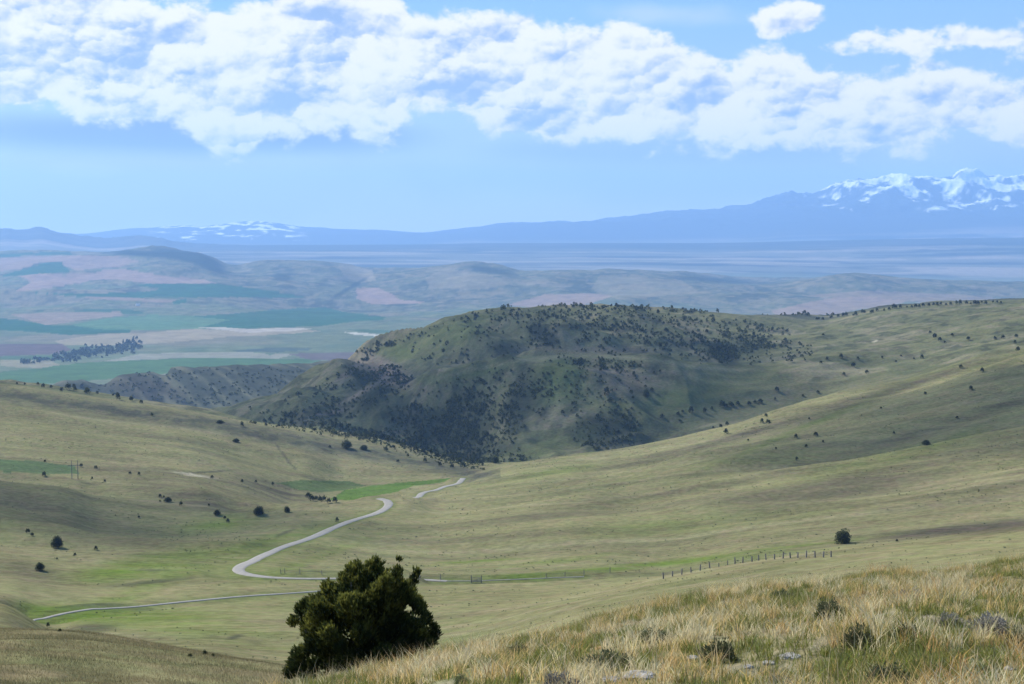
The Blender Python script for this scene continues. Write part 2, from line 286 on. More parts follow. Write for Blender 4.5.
PATCH = [(PK,.9,[(-60,258),(0,257),(70,255.5),(100,256),(118,256),(140,261),(120,267),(100,268),(75,270),(60,263),(40,262),(20,270),(-60,276)]),
 (TG,1,[(-60,253),(0,253),(70,252.5),(72,254.5),(40,255),(0,257.5),(-60,259)]),
 (TG,1,[(0,276),(12,273),(30,268),(45,262.5),(62,262.5),(70,271),(66,273.5),(40,273),(15,276)]),
 (PK,1,[(15,291),(32,282),(20,276),(45,273.5),(65,275),(100,272),(104,269),(122,269),(160,275),(205,280),(217,283),(150,283.5),(125,280),(100,279.5),(72,284),(45,289)]),
 (TG,1,[(28,292),(60,294),(110,293),(155,291),(160,289),(135,284.5),(150,284),(220,284),(245,287),(270,291),(300,296),(308,298),(260,297.5),(180,297),(120,298),(70,296)]),
 (PK,.7,[(80,296),(120,297.5),(175,300),(172,303),(120,300),(95,299)]),
 (TG,1,[(172,301),(186,299),(186,303),(174,304)]),
 (TG,.8,[(30,311.5),(90,309.5),(130,309),(147,314),(130,314),(100,311.5)]),
 (PK,.7,[(10,314),(60,312),(120,312),(125,315),(95,318),(70,322),(45,325),(25,319)]),
 (TG,1,[(-60,317),(0,318),(25,321),(45,325),(70,325),(100,328),(130,329),(130,333),(70,335),(40,332),(0,330),(-60,330)]),
 (LG,.8,[(72,324),(110,318),(150,315),(200,316),(260,317),(260,328),(200,329),(150,330),(110,330),(80,327)]),
 (TG,.9,[(160,316),(200,316),(250,312),(300,308),(325,307.5),(345,312),(385,317),(382,320),(350,322),(320,326),(260,328),(200,328),(230,320),(200,317)]),
 (BE,.8,[(55,341),(85,336),(130,333),(200,329),(250,331),(300,329),(322,331),(290,334),(230,337),(160,343),(100,346),(62,345)]),
 ((.27,.24,.21),.9,[(195,327.5),(225,327),(250,329),(300,328),(315,328.5),(290,331),(250,332.5),(225,330)]),
 (PU,.9,[(-60,344),(0,344),(62,344),(72,350),(60,354),(0,356),(-60,356)]),
 (TG,.5,[(-60,356),(0,356),(60,355),(60,360),(0,359)]),
 (BE,.6,[(0,360),(50,360),(62,366),(40,368),(0,366)]),
 ((.052,.095,.034),1,[(-60,375),(0,372),(40,368),(80,363),(130,360),(200,358),(300,359),(322,361),(300,365.5),(250,368),(180,372),(120,378),(60,383),(-60,386)]),
 ((.21,.19,.16),.6,[(100,362),(140,354),(220,352),(300,354),(280,358),(180,358),(120,361)]),
 (PU,.8,[(288,354),(325,352.5),(372,352),(350,361.5),(310,360)]),
 ((.04,.06,.06),.7,[(230,350),(270,348),(312,348),(310,350),(270,352),(240,352)]),
 (TG,.6,[(266,354),(280,352),(270,356)]),
 (TG,.6,[(345,329),(385,330),(400,333),(370,333)]),
 ((.38,.34,.31),.7,[(345,332),(400,335.5),(398,337.5),(350,334)]),
 (PK,1,[(357,288),(376,287),(392,294),(398,299),(425,302),(420,303.5),(372,304),(356,299)]),
 (PK,.8,[(505,305),(530,299),(545,294),(590,293),(612,296),(590,304),(540,308)]),
 (PK,.75,[(770,311),(800,304),(830,298),(870,297),(910,301),(890,306),(850,311),(820,318),(780,316)]),
 (PK,.5,[(800,296),(860,291),(940,293),(1000,299),(950,303),(880,300)]),
 (BE,.6,[(338,266),(352,265),(372,270),(376,280),(360,284),(344,276)]),
 (BE,.4,[(425,278),(445,268),(490,275),(520,282),(480,290),(430,288)]),
 (BE,.6,[(527,282),(552,281),(545,284),(525,285)]),
 (BE,.35,[(600,275),(680,280),(700,292),(620,300),(590,290)]),
]
mixin(R, (.048,.058,.042), sst(.05, .6, fbm(X/110, Y/150, 4, 64, .65))*bnd(R, 5500, 8500, 13000, 14500)*.75)
mixin(R, (.17,.145,.11), sst(.15, .6, fbm(X/90, Y/130, 3, 67, .6))*bnd(R, 5500, 8500, 13000, 14500)*.5)
for c, k, pts in PATCH: poly(R, c, k, pts)
C[R] *= (1+.10*fbm(X/60, Y/120, 3, 68))[..., None]
VB = (3300,3700,13200,13500)
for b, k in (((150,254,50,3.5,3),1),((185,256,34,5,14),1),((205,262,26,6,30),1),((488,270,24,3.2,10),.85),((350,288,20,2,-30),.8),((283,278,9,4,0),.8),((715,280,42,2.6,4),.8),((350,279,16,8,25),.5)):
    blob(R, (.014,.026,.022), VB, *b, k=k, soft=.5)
C[R] = near_*(1-vm)+C[R]*vm
R = rows(14000, 70000); X = X32[R]; Y = Y32[R]; P = PX[R]
near_ = C[R].copy(); near_[np.isnan(near_)] = .1; near_ = np.clip(near_, 0, 1); xm = sst(math.log(cm(14000)), math.log(cm(16500)), L32[R])[..., None]
C[R] = (.105,.105,.080)
mixin(R, (.032,.043,.038), sst(.0, .35, fbm(X/4500, Y/450, 4, 65, .6)))
mixin(R, (.230,.190,.150), sst(.15, .5, fbm(X/3500, Y/380, 4, 66, .6))*.8)
mixin(R, (.024,.036,.036), bnd(R, 22000, 24000, 29000, 31000)*.8)
C[R] = near_*(1-xm)+C[R]*xm
# --- mountains: forest and snow
R = rows(35000, 70000); X = X32[R]; Y = Y32[R]; P = PX[R]
mixin(R, (.036,.046,.042), sst(math.log(cm(35000)), math.log(cm(38000)), L32[R]))
rd = ridged(X/850, Y/850, 4, 70, .6)+.6*fbm(X/200, Y/260, 4, 71)
lm = fbm(P/26., Y/1400, 2, 75)
snow = (.72-.1*(P < 480))*sst(-.05, .4, ((GZ[R]-CZ)/.636+CZ-np.where(P > 480, 1560, 480))/900+.75*(rd-.95)+.30*lm)*np.where(P > 480, sst(765,850,P), sst(140,175,P)*(1-sst(285,315,P)))*(Y > cm(39000))
mixin(R, (.92,.93,.95), snow)
blob(R, (.92,.93,.95), (36000,37000,47000,49000), 952,207,26,2.4,-3, k=1, extra=sst(-.2, .4, fbm(X/290, Y/290, 3, 73)))
# --- near knoll: dusty soil under the grass
R = rows(0, 160); X = X32[R]; Y = Y32[R]
nb = 1-sst(math.log(38), math.log(55), L32[R])
mixin(R, (.15,.125,.075), nb); mixin(R, (.18,.155,.12), nb*sst(.42, .6, fbm(X/.8, Y/.8, 3, 80))*.6); mixin(R, (.10,.10,.05), nb*sst(.0, .5, fbm(X/1.3, Y/1.3, 3, 81))*.7)
lk = bnd(R, 42, 60, 125, 150)
mixin(R, (.125,.112,.060), lk*.8); mixin(R, (.175,.150,.085), lk*sst(.1, .6, fbm(X/5, Y/3.5, 3, 82))*.7); mixin(R, (.078,.080,.040), lk*sst(.1, .6, fbm(X/3, Y/2.5, 3, 83))*.6)
C = np.clip(C, .01, .95)

# ------------------------------------------------------------------ helpers
def npmesh(name, co, faces, cols_=None, smooth=False):
    me = bpy.data.meshes.new(name)
    co = np.ascontiguousarray(co, np.float32); faces = np.ascontiguousarray(faces, np.int32)
    nf, k = faces.shape
    me.vertices.add(len(co)); me.vertices.foreach_set('co', co.ravel())
    me.loops.add(nf*k); me.loops.foreach_set('vertex_index', faces.ravel())
    me.polygons.add(nf); me.polygons.foreach_set('loop_start', np.arange(0, nf*k, k, dtype=np.int32))
    me.polygons.foreach_set('loop_total', np.full(nf, k, np.int32))
    me.polygons.foreach_set('use_smooth', np.full(nf, smooth))
    if cols_ is not None:
        ca = me.color_attributes.new('cover', 'FLOAT_COLOR', 'POINT')
        q = np.ones((len(co), 4), np.float32); q[:, :3] = cols_
        ca.data.foreach_set('color', q.ravel())
    me.update(calc_edges=True)
    return me
def link(name, me, mat=None, parent=None, **kw):
    o = bpy.data.objects.new(name, me); COL.objects.link(o)
    if mat is not None and me is not None and not me.materials: me.materials.append(mat)
    if parent is not None: o.parent = parent
    for k_, v_ in kw.items(): o[k_] = v_
    return o
def empty(name, loc, **kw):
    o = link(name, None, **kw); o.location = loc; o.empty_display_size = .2; return o

def surf(ix):                       # fast column/row interpolation helpers
    pass
def ground(x, y):
    x = float(x); y = float(y); e = -.2
    z = CZ
    for _ in range(4):
        px = 512+F*x/y*float(k_of_e(e))
        j = int(np.clip(np.searchsorted(cols, px)-1, 0, NC-2))
        t = min(max((px-cols[j])/(cols[j+1]-cols[j]), 0), 1)
        za = np.interp(y, GY[:, j], GZ[:, j]); zb = np.interp(y, GY[:, j+1], GZ[:, j+1])
        z = za*(1-t)+zb*t; e = (z-CZ)/y
    return z
def ground_np(x, y):                # vectorised (near field): sort by column
    x = A(x, float); y = A(y, float); z = np.full(x.shape, CZ-5.0)
    for _ in range(3):
        e = (z-CZ)/y
        px = 512+F*x/y*k_of_e(e)
        j = np.clip(np.searchsorted(cols, px)-1, 0, NC-2)
        t = np.clip((px-cols[j])/(cols[j+1]-cols[j]), 0, 1)
        # binary search on rows
        lo = np.zeros(x.shape, int); hi = np.full(x.shape, NR-1)
        for _b in range(11):
            m = (lo+hi)//2; g = GY[m, j] <= y
            lo = np.where(g, m, lo); hi = np.where(g, hi, m)
        lo = np.clip(lo, 0, NR-2)
        s = np.clip((y-GY[lo, j])/(GY[lo+1, j]-GY[lo, j]), 0, 1)
        z = (GZ[lo, j]*(1-s)+GZ[lo+1, j]*s)*(1-t)+(GZ[lo, j+1]*(1-s)+GZ[lo+1, j+1]*s)*t
    return z
def hit(px, py, ymin=0, nudge=0):   # first ground point seen at this image place
    e = float(e_of_py(py)); j = int(np.clip(np.searchsorted(cols, px)-1, 0, NC-2))
    t = (px-cols[j])/(cols[j+1]-cols[j])
    ee = GE[:, j]*(1-t)+GE[:, j+1]*t; yy = GY[:, j]*(1-t)+GY[:, j+1]*t
    w = np.nonzero((ee >= e) & (yy > ymin))[0]
    if len(w) == 0: return None
    i = int(w[0])
    if i == 0: y = yy[0]
    elif ee[i-1] >= e: y = yy[i]
    else: s = (e-ee[i-1])/(ee[i]-ee[i-1]); y = yy[i-1]*(1-s)+yy[i]*s
    y += nudge
    x = (px-512)/F*y/float(k_of_e(e))
    return Vector((x, y, ground(x, y)))

# ------------------------------------------------------------------ road beds graded into the slopes
ROADS = [('gravel_road', [(463,480),(457,483),(446,486.5),(432,490.5),(421,494.5),(415,496)], 3.8),
 ('gravel_road', [(379,499),(386,499.5),(390,503),(387,508),(374,514),(350,522.5),(320,533.5),(290,545),(265,555.5),(250,561.5),(239,567),(238.5,570.5),(248,573),(262,574.8),(290,576.3),(330,577.5),(380,579),(420,581),(447,581.5)], (4.1, 1.9)),
 ('dirt_track', [(22,611),(45,611.5),(75,612),(110,610.5),(140,607),(170,603),(210,599.5),(250,595.5),(290,591.5),(320,589),(360,586),(400,583)], 1.2),
 ('dirt_track', [(447,581.5),(472,581),(500,580),(540,578),(584,576)], .6)]
RP = []
def smooth(v, k):
    n = len(v); return A([v[max(0, i-k):i+k+1].mean(0) for i in range(n)])
for nm, pts, wd in ROADS:
    W = [hit(*p) for p in pts]; P_ = []
    for i in range(len(W)-1):
        a0 = W[max(i-1, 0)]; a1 = W[i]; a2 = W[i+1]; a3 = W[min(i+2, len(W)-1)]; n = max(2, int((a2-a1).length/2.))
        for j in range(n):
            t = j/n; P_.append((.5*((2*a1)+(a2-a0)*t+(2*a0-5*a1+4*a2-a3)*t*t+(3*a1-a0-3*a2+a3)*t**3))[:])
    P_.append(W[-1][:]); P_ = A(P_); e0, e1 = P_[0].copy(), P_[-1].copy(); P_ = smooth(P_, 6); P_ = np.concatenate([[e0], P_[2:-2], [e1]])
    P_[:, 2] = smooth(A([[ground(q[0], q[1])] for q in P_]), 12)[:, 0]
    bend = int(np.argmin(P_[:, 0]/P_[:, 1])); wa = np.full(len(P_), wd if not isinstance(wd, tuple) else 0.)
    if isinstance(wd, tuple): wa = wd[0]+(wd[1]-wd[0])*sst(bend-4, bend+16, np.arange(len(P_))); wd = wd[0]
    RP.append((nm, P_, wa))
    px_ = px_of(P_[:, 0], P_[:, 1], (P_[:, 2]-CZ)/P_[:, 1])
    cs = cslice(px_.min()-55, px_.max()+55); rs = rows(P_[:, 1].min()-20, P_[:, 1].max()+20)
    gx = GX[rs, cs]; gy = GY[rs, cs]; bd = np.full(gx.shape, 1e9); bz = np.zeros(gx.shape)
    ti = np.arange(0, len(P_)-1, .22); fine = np.stack([np.interp(ti, np.arange(len(P_)), P_[:, c_]) for c_ in range(3)], -1)
    for q in fine:
        d2 = (gx-q[0])**2+(gy-q[1])**2; m_ = d2 < bd; bd[m_] = d2[m_]; bz[m_] = q[2]
    d_ = np.sqrt(bd); w_ = 1-sst(wd*.5+4.5, wd*.5+13, d_)
    GZ[rs, cs] = GZ[rs, cs]*(1-w_)+(bz-.09)*w_
    C[rs, cs] = C[rs, cs]*(1-(.5*(1-sst(wd*.5+.5, wd*.5+3.5, d_)))[..., None])+A((.085,.105,.035))*(.5*(1-sst(wd*.5+.5, wd*.5+3.5, d_)))[..., None]
GE = (GZ-CZ)/GY

# ------------------------------------------------------------------ materials
class NT:
    def __init__(s, tree): s.t = tree; s.n = tree.nodes; s.l = tree.links
    def new(s, ty, **kw):
        n = s.n.new(ty)
        for k_, v_ in kw.items(): setattr(n, k_, v_)
        return n
    def put(s, sock, v):
        if isinstance(v, bpy.types.NodeSocket): s.l.new(v, sock)
        elif v is not None: sock.default_value = v
    def m(s, op, a, b=None, c=None, clamp=False):
        n = s.new('ShaderNodeMath', operation=op); n.use_clamp = clamp
        s.put(n.inputs[0], a); s.put(n.inputs[1], b)
        if c is not None: s.put(n.inputs[2], c)
        return n.outputs[0]
    def noise(s, vec, scale, detail=4, rough=.55, dist=0., dim='3D'):
        n = s.new('ShaderNodeTexNoise', noise_dimensions=dim)
        s.put(n.inputs['Vector'], vec); n.inputs['Scale'].default_value = scale; n.inputs['Detail'].default_value = detail
        n.inputs['Roughness'].default_value = rough; n.inputs['Distortion'].default_value = dist
        return n.outputs[0]
    def ss(s, x, a, b, lo=0., hi=1.):
        n = s.new('ShaderNodeMapRange', interpolation_type='SMOOTHSTEP')
        s.put(n.inputs[0], x); n.inputs[1].default_value = a; n.inputs[2].default_value = b; n.inputs[3].default_value = lo; n.inputs[4].default_value = hi
        return n.outputs[0]
    def mix(s, f, a, b, mode='MIX'):
        n = s.new('ShaderNodeMix', data_type='RGBA', blend_type=mode)
        s.put(n.inputs[0], f); s.put(n.inputs[6], a); s.put(n.inputs[7], b)
        return n.outputs[2]
def mat(name):
    m = bpy.data.materials.new(name); m.use_nodes = True
    nt = NT(m.node_tree); b = m.node_tree.nodes['Principled BSDF']
    b.inputs['Roughness'].default_value = .95; b.inputs['Specular IOR Level'].default_value = .15
    return m, nt, b

m_ground, nt, b = mat('ground_cover')
geo = nt.new('ShaderNodeNewGeometry').outputs['Position']
att = nt.new('ShaderNodeAttribute', attribute_name='cover').outputs['Color']
mp = nt.new('ShaderNodeMapping'); mp.inputs['Scale'].default_value = (.7, 1, 1); nt.l.new(geo, mp.inputs[0]); gv = mp.outputs[0]
na = nt.noise(gv, 1/2.2, 5, .65); nb_ = nt.noise(gv, 1/13., 5, .6); ncc = nt.noise(gv, 1/60., 4, .6); nd = nt.noise(geo, 6., 3, .7)
v = nt.m('ADD', nt.ss(na, .32, .68, -.20, .20), nt.ss(nb_, .33, .67, -.07, .07))
v = nt.m('ADD', v, nt.ss(ncc, .35, .65, -.10, .10)); v = nt.m('ADD', v, nt.ss(nd, .3, .7, -.16, .16)); v = nt.m('ADD', v, 1.0)
hs = nt.new('ShaderNodeVectorMath', operation='SCALE'); nt.l.new(att, hs.inputs[0]); nt.l.new(v, hs.inputs['Scale'])
warm = nt.mix(nt.ss(nt.noise(gv, 1/5., 4, .6), .52, .68), hs.outputs[0], (1.0, .93, .80, 1), 'MIX')
tint = nt.new('ShaderNodeMix', data_type='RGBA', blend_type='MULTIPLY'); tint.inputs[0].default_value = 1
nt.l.new(hs.outputs[0], tint.inputs[6]); nt.l.new(nt.mix(nt.ss(nt.noise(gv, 1/5., 4, .6), .40, .66), (.96, 1.03, .93, 1), (1.05, .99, 1.02, 1)), tint.inputs[7])
nt.l.new(tint.outputs[2], b.inputs['Base Color'])
bp = nt.new('ShaderNodeBump'); bp.inputs['Strength'].default_value = .55; bp.inputs['Distance'].default_value = .6
nt.l.new(nt.m('ADD', na, nt.m('MULTIPLY', nd, .25)), bp.inputs['Height']); nt.l.new(bp.outputs[0], b.inputs['Normal'])
b.inputs['Specular IOR Level'].default_value = 0.

idx = np.arange(NR*NC).reshape(NR, NC)
# split the sheet by distance: near terrain and far country are one ground each, sharing the seam row
def sheet(name, r0, r1):
    sub = idx[r0:r1+1]; base = sub[0, 0]
    q = np.stack([sub[:-1, :-1], sub[:-1, 1:], sub[1:, 1:], sub[1:, :-1]], -1).reshape(-1, 4)-base
    co = np.stack([GX[r0:r1+1], GY[r0:r1+1], GZ[r0:r1+1]], -1).reshape(-1, 3)
    me = npmesh(name, co, q, C[r0:r1+1].reshape(-1, 3), True)
    return link(name, me, m_ground, kind='structure')
jm = int(np.searchsorted(cols, 512))
rm = int(np.searchsorted(GY[:, jm], cm(35500))); rn = int(np.searchsorted(GY[:, jm], 2750)); 
sheet('ground', 0, rn); sheet('valley', rn, rm); sheet('mountains', rm, NR-1)
# ground behind the photographer
bx = np.array([[-60,1.2],[60,1.2],[60,-60],[-60,-60]], float)
#OBJ_BEGIN#
# ------------------------------------------------------------------ mesh builders
def foliage_mat(name, k=1., trans=.25):
    m, nt, b = mat(name)
    a_ = nt.new('ShaderNodeAttribute', attribute_name='cover').outputs['Color']
    oi = nt.new('ShaderNodeObjectInfo').outputs['Random']
    sc_ = nt.new('ShaderNodeVectorMath', operation='SCALE'); nt.l.new(a_, sc_.inputs[0]); nt.l.new(nt.ss(oi, 0, 1, .75*k, 1.25*k), sc_.inputs['Scale'])
    nt.l.new(sc_.outputs[0], b.inputs['Base Color'])
    if trans:
        tr = nt.new('ShaderNodeBsdfTranslucent'); nt.l.new(sc_.outputs[0], tr.inputs[0])
        mx = nt.new('ShaderNodeMixShader'); mx.inputs[0].default_value = trans
        nt.l.new(b.outputs[0], mx.inputs[1]); nt.l.new(tr.outputs[0], mx.inputs[2])
        nt.l.new(mx.outputs[0], m.node_tree.nodes['Material Output'].inputs[0])
    return m
def plain_mat(name, c1, c2, scale=8., rough=.9, bump=.3):
    m, nt, b = mat(name)
    tc = nt.new('ShaderNodeTexCoord').outputs['Object']; n_ = nt.noise(tc, scale, 5, .65)
    nt.l.new(nt.mix(nt.ss(n_, .3, .7), (*c1, 1), (*c2, 1)), b.inputs['Base Color']); b.inputs['Roughness'].default_value = rough
    bp = nt.new('ShaderNodeBump'); bp.inputs['Strength'].default_value = bump; bp.inputs['Distance'].default_value = .05
    nt.l.new(n_, bp.inputs['Height']); nt.l.new(bp.outputs[0], b.inputs['Normal'])
    return m
M_leaf = foliage_mat('juniper_foliage', 1., .38); M_bark = plain_mat('bark', (.09,.07,.05), (.18,.15,.12), 20)
M_grass = foliage_mat('grass_blades', 1., .45); M_sage = foliage_mat('sagebrush_leaves', 1., .2)
M_lowb = foliage_mat('low_brush_leaves', 1.8, .3)
M_wood = plain_mat('weathered_wood', (.13,.115,.10), (.24,.22,.20), 12); M_wire = plain_mat('fence_wire', (.16,.15,.14), (.22,.21,.20), 5)
M_stone = plain_mat('pale_limestone', (.17,.16,.145), (.33,.31,.285), 9, bump=1.)

def rdir(n, r=rng):
    v = r.normal(size=(n, 3)); return v/np.linalg.norm(v, axis=1)[:, None]
def leaf_quads(P0, Dr, ln, wd):     # a thin kite-shaped leaf spray at each point
    n = len(P0); side = np.cross(Dr, rdir(n)); side /= np.linalg.norm(side, axis=1)[:, None]+1e-9
    ln = np.broadcast_to(ln, n)[:, None]; wd = np.broadcast_to(wd, n)[:, None]
    co = np.stack([P0, P0+Dr*ln*.45+side*wd, P0+Dr*ln, P0+Dr*ln*.45-side*wd], 1).reshape(-1, 3)
    return co, np.arange(4*n).reshape(n, 4)
def tube(path, rad, k=7):
    path = [Vector(p) for p in path]; co = []; fa = []
    for i, p in enumerate(path):
        d = (path[min(i+1, len(path)-1)]-path[max(i-1, 0)]).normalized()
        a_ = d.cross(Vector((.3, .9, .2))).normalized(); b_ = d.cross(a_)
        for j in range(k):
            t_ = 2*math.pi*j/k; q = p+(a_*math.cos(t_)+b_*math.sin(t_))*rad[i]; co.append(q[:])
    for i in range(len(path)-1):
        for j in range(k): fa.append((i*k+j, i*k+(j+1) % k, (i+1)*k+(j+1) % k, (i+1)*k+j))
    return co, fa
def join(parts):
    co = []; fa = []; o = 0
    for c_, f_ in parts:
        co.append(A(c_, float)); fa.append(A(f_)+o); o += len(c_)
    return np.concatenate(co), np.concatenate(fa)
def box(cx, cy, cz, sx, sy, sz, rot=0.):
    co = []
    for dx in (-1, 1):
        for dy in (-1, 1):
            for dz in (-1, 1):
                x = dx*sx/2; y = dy*sy/2
                co.append((cx+x*math.cos(rot)-y*math.sin(rot), cy+x*math.sin(rot)+y*math.cos(rot), cz+dz*sz/2))
    return co, [(0,1,3,2),(4,6,7,5),(0,4,5,1),(2,3,7,6),(0,2,6,4),(1,5,7,3)]
def me_of(name, parts, colr_=None, smooth=False):
    c_, f_ = join(parts) if isinstance(parts, list) else parts
    return npmesh(name, c_, f_, colr_, smooth)

# ------------------------------------------------------------------ junipers on the slopes
def crown_mesh(name, n, kind, seed, leaf=.10):   # unit height 1, unit width ~1, base at z=0
    r = np.random.default_rng(seed)
    L = []
    for i in range(9):
        z = r.uniform(.16, .86); w = (.42*(1-z)+.10) if kind == 'cone' else .36*math.sqrt(max(.05, 1-(2*z-.85)**2))
        a_ = r.uniform(0, 6.28); d = r.uniform(0, w*.6); L.append((d*math.cos(a_), d*math.sin(a_), z, r.uniform(.14, .25)*(1.15-.5*z)))
    L += [(x_*.5, y_*.5, z_*.55+.2, .18) for x_, y_, z_, r__ in L]; L.append((0, 0, .45, .33)); L.append((0, 0, .28, .32))
    if kind == 'cone': L.append((0, 0, .88, .10))
    L = A(L); pr = L[:, 3]**2; k = r.choice(len(L), n, p=pr/pr.sum())
    d = rdir(n, r); rr = r.uniform(.55, 1.05, n)
    P0 = L[k, :3]+d*(L[k, 3]*rr)[:, None]; P0[:, 2] = np.maximum(P0[:, 2], .02)
    Dr = d*.7+A((0, 0, .7)); Dr /= np.linalg.norm(Dr, axis=1)[:, None]
    co, fa = leaf_quads(P0, Dr, leaf*r.uniform(.7, 1.4, n), leaf*.45)
    base = np.where(r.random(n)[:, None] < .3, A((.072,.080,.036)), A((.036,.045,.021)))*r.uniform(.7, 1.3, n)[:, None]
    return npmesh(name, co, fa, np.repeat(base, 4, 0))
small = [crown_mesh('juniper_tree', 170, k_, 100+i, .17) for i, k_ in enumerate(['round', 'cone', 'round', 'round', 'cone', 'round'])]
bigc = [crown_mesh('crown', 2600, k_, 200+i, .055) for i, k_ in enumerate(['round', 'round', 'cone'])]
for m_ in small+bigc: m_.materials.append(M_leaf)
tr_me = me_of('trunk', [tube([(0,0,-.15),(.02,0,.1),(0,.02,.35),(.02,.01,.62)], [.05,.042,.03,.012])]+[tube([(0,0,.15+.1*i),(.16*math.cos(2.1*i),.16*math.sin(2.1*i),.34+.1*i)], [.022,.008]) for i in range(4)]); tr_me.materials.append(M_bark)
LB = {}
def place_small(px, py, w, h=None, group=None, label=None, parts=False, kind=None, nm='juniper_tree'):
    p = hit(px, py)
    if p is None: return
    h = h or w*1.0; s = p.y/F
    o = None
    if parts:
        o = empty('juniper_tree', p-Vector((0, 0, .05*h*s)))
        c_ = link('crown', bigc[kind if kind is not None else random.randrange(3)], parent=o); link('trunk', tr_me, parent=o)
        for q in o.children: q.scale = (w*s*1.35, w*s*1.35, h*s*1.12)
        c_.rotation_euler.z = random.uniform(0, 6.28)
    else:
        o = link(nm, small[random.randrange(6) if kind is None else kind]); o.location = p-Vector((0, 0, .06*h*s))
        o.rotation_euler.z = random.uniform(0, 6.28); o.scale = (w*s*1.05, w*s*1.05, h*s*1.0)
    o['label'] = label; o['category'] = 'tree'
    if group: o['group'] = group
    return o
# the ones that can be told apart, with crown and trunk
for px, py, w_, h_, kd, lb in [
    (843,543.5,18,15,0,'rounded dark juniper standing alone on the grassy spur behind the line of fence posts'),
    (57,548,14,12,1,'larger of two lone dark junipers low on the left slope'),
    (40,570.5,11,8,1,'smaller dark juniper just below the larger lone one on the left slope'),
    (259,514.5,12,9,0,'dome shaped dark juniper at the foot of the brown knob beside the creek'),
    (287,512,7,6,0,'small round juniper right of the dome shaped one under the brown knob'),
    (217,515,8,5,1,'low juniper left of the dome shaped one beside the creek'),
    (168,502,9,5,1,'wide dark juniper at the centre of a small cluster on the left slope'),
    (346,448,11,10,2,'pointed juniper alone on the grass below the gulch rim'),
    (364,449.5,9,5,0,'broad juniper right of the pointed one below the gulch rim'),
    (220,424,9,4,1,'low wide juniper on the left bench below the skyline'),
    (236,442,8,3.5,1,'flat spreading juniper in the open grass of the left bench'),
    (926,445,10,5,1,'low dark juniper in the middle of the right hand slope'),
    (646,397,7,10,2,'tall pointed juniper on the pale shoulder of the wooded hill'),
    (495,463,9,8,0,'round juniper where the gravel road enters the gulch'),
    (98,0,0,0,0,None)]:
    if lb: place_small(px, py, w_, h_, None, lb, True, kd)
Z = {
 'bench': ('junipers along the left bench skyline', 'small dark juniper on the skyline of the left bench'),
 'rim': ('junipers along the rim of the gulch', 'small dark juniper on the grassy rim above the gulch'),
 'left': ('junipers scattered on the left grass slope', 'tiny dark juniper scattered on the left grass slope'),
 'grove': ('row of trees at the foot of the meadow', 'small tree in the short dark row beside the green meadow'),
 'should': ('junipers on the lit shoulder right of the wooded hill', 'small juniper on the green shoulder right of the wooded hill'),
 'right': ('junipers scattered on the right hillside', 'small dark juniper scattered on the right hillside'),
 'sky': ('junipers along the right skyline ridge', 'small juniper in the line along the right skyline ridge'),
 'hill': ('junipers on the dark wooded hill', 'small juniper among many on the dark wooded hill across the gulch'),
 'creek': ('low bushes in the green valley bottom', 'low dark bush in the green valley bottom')}
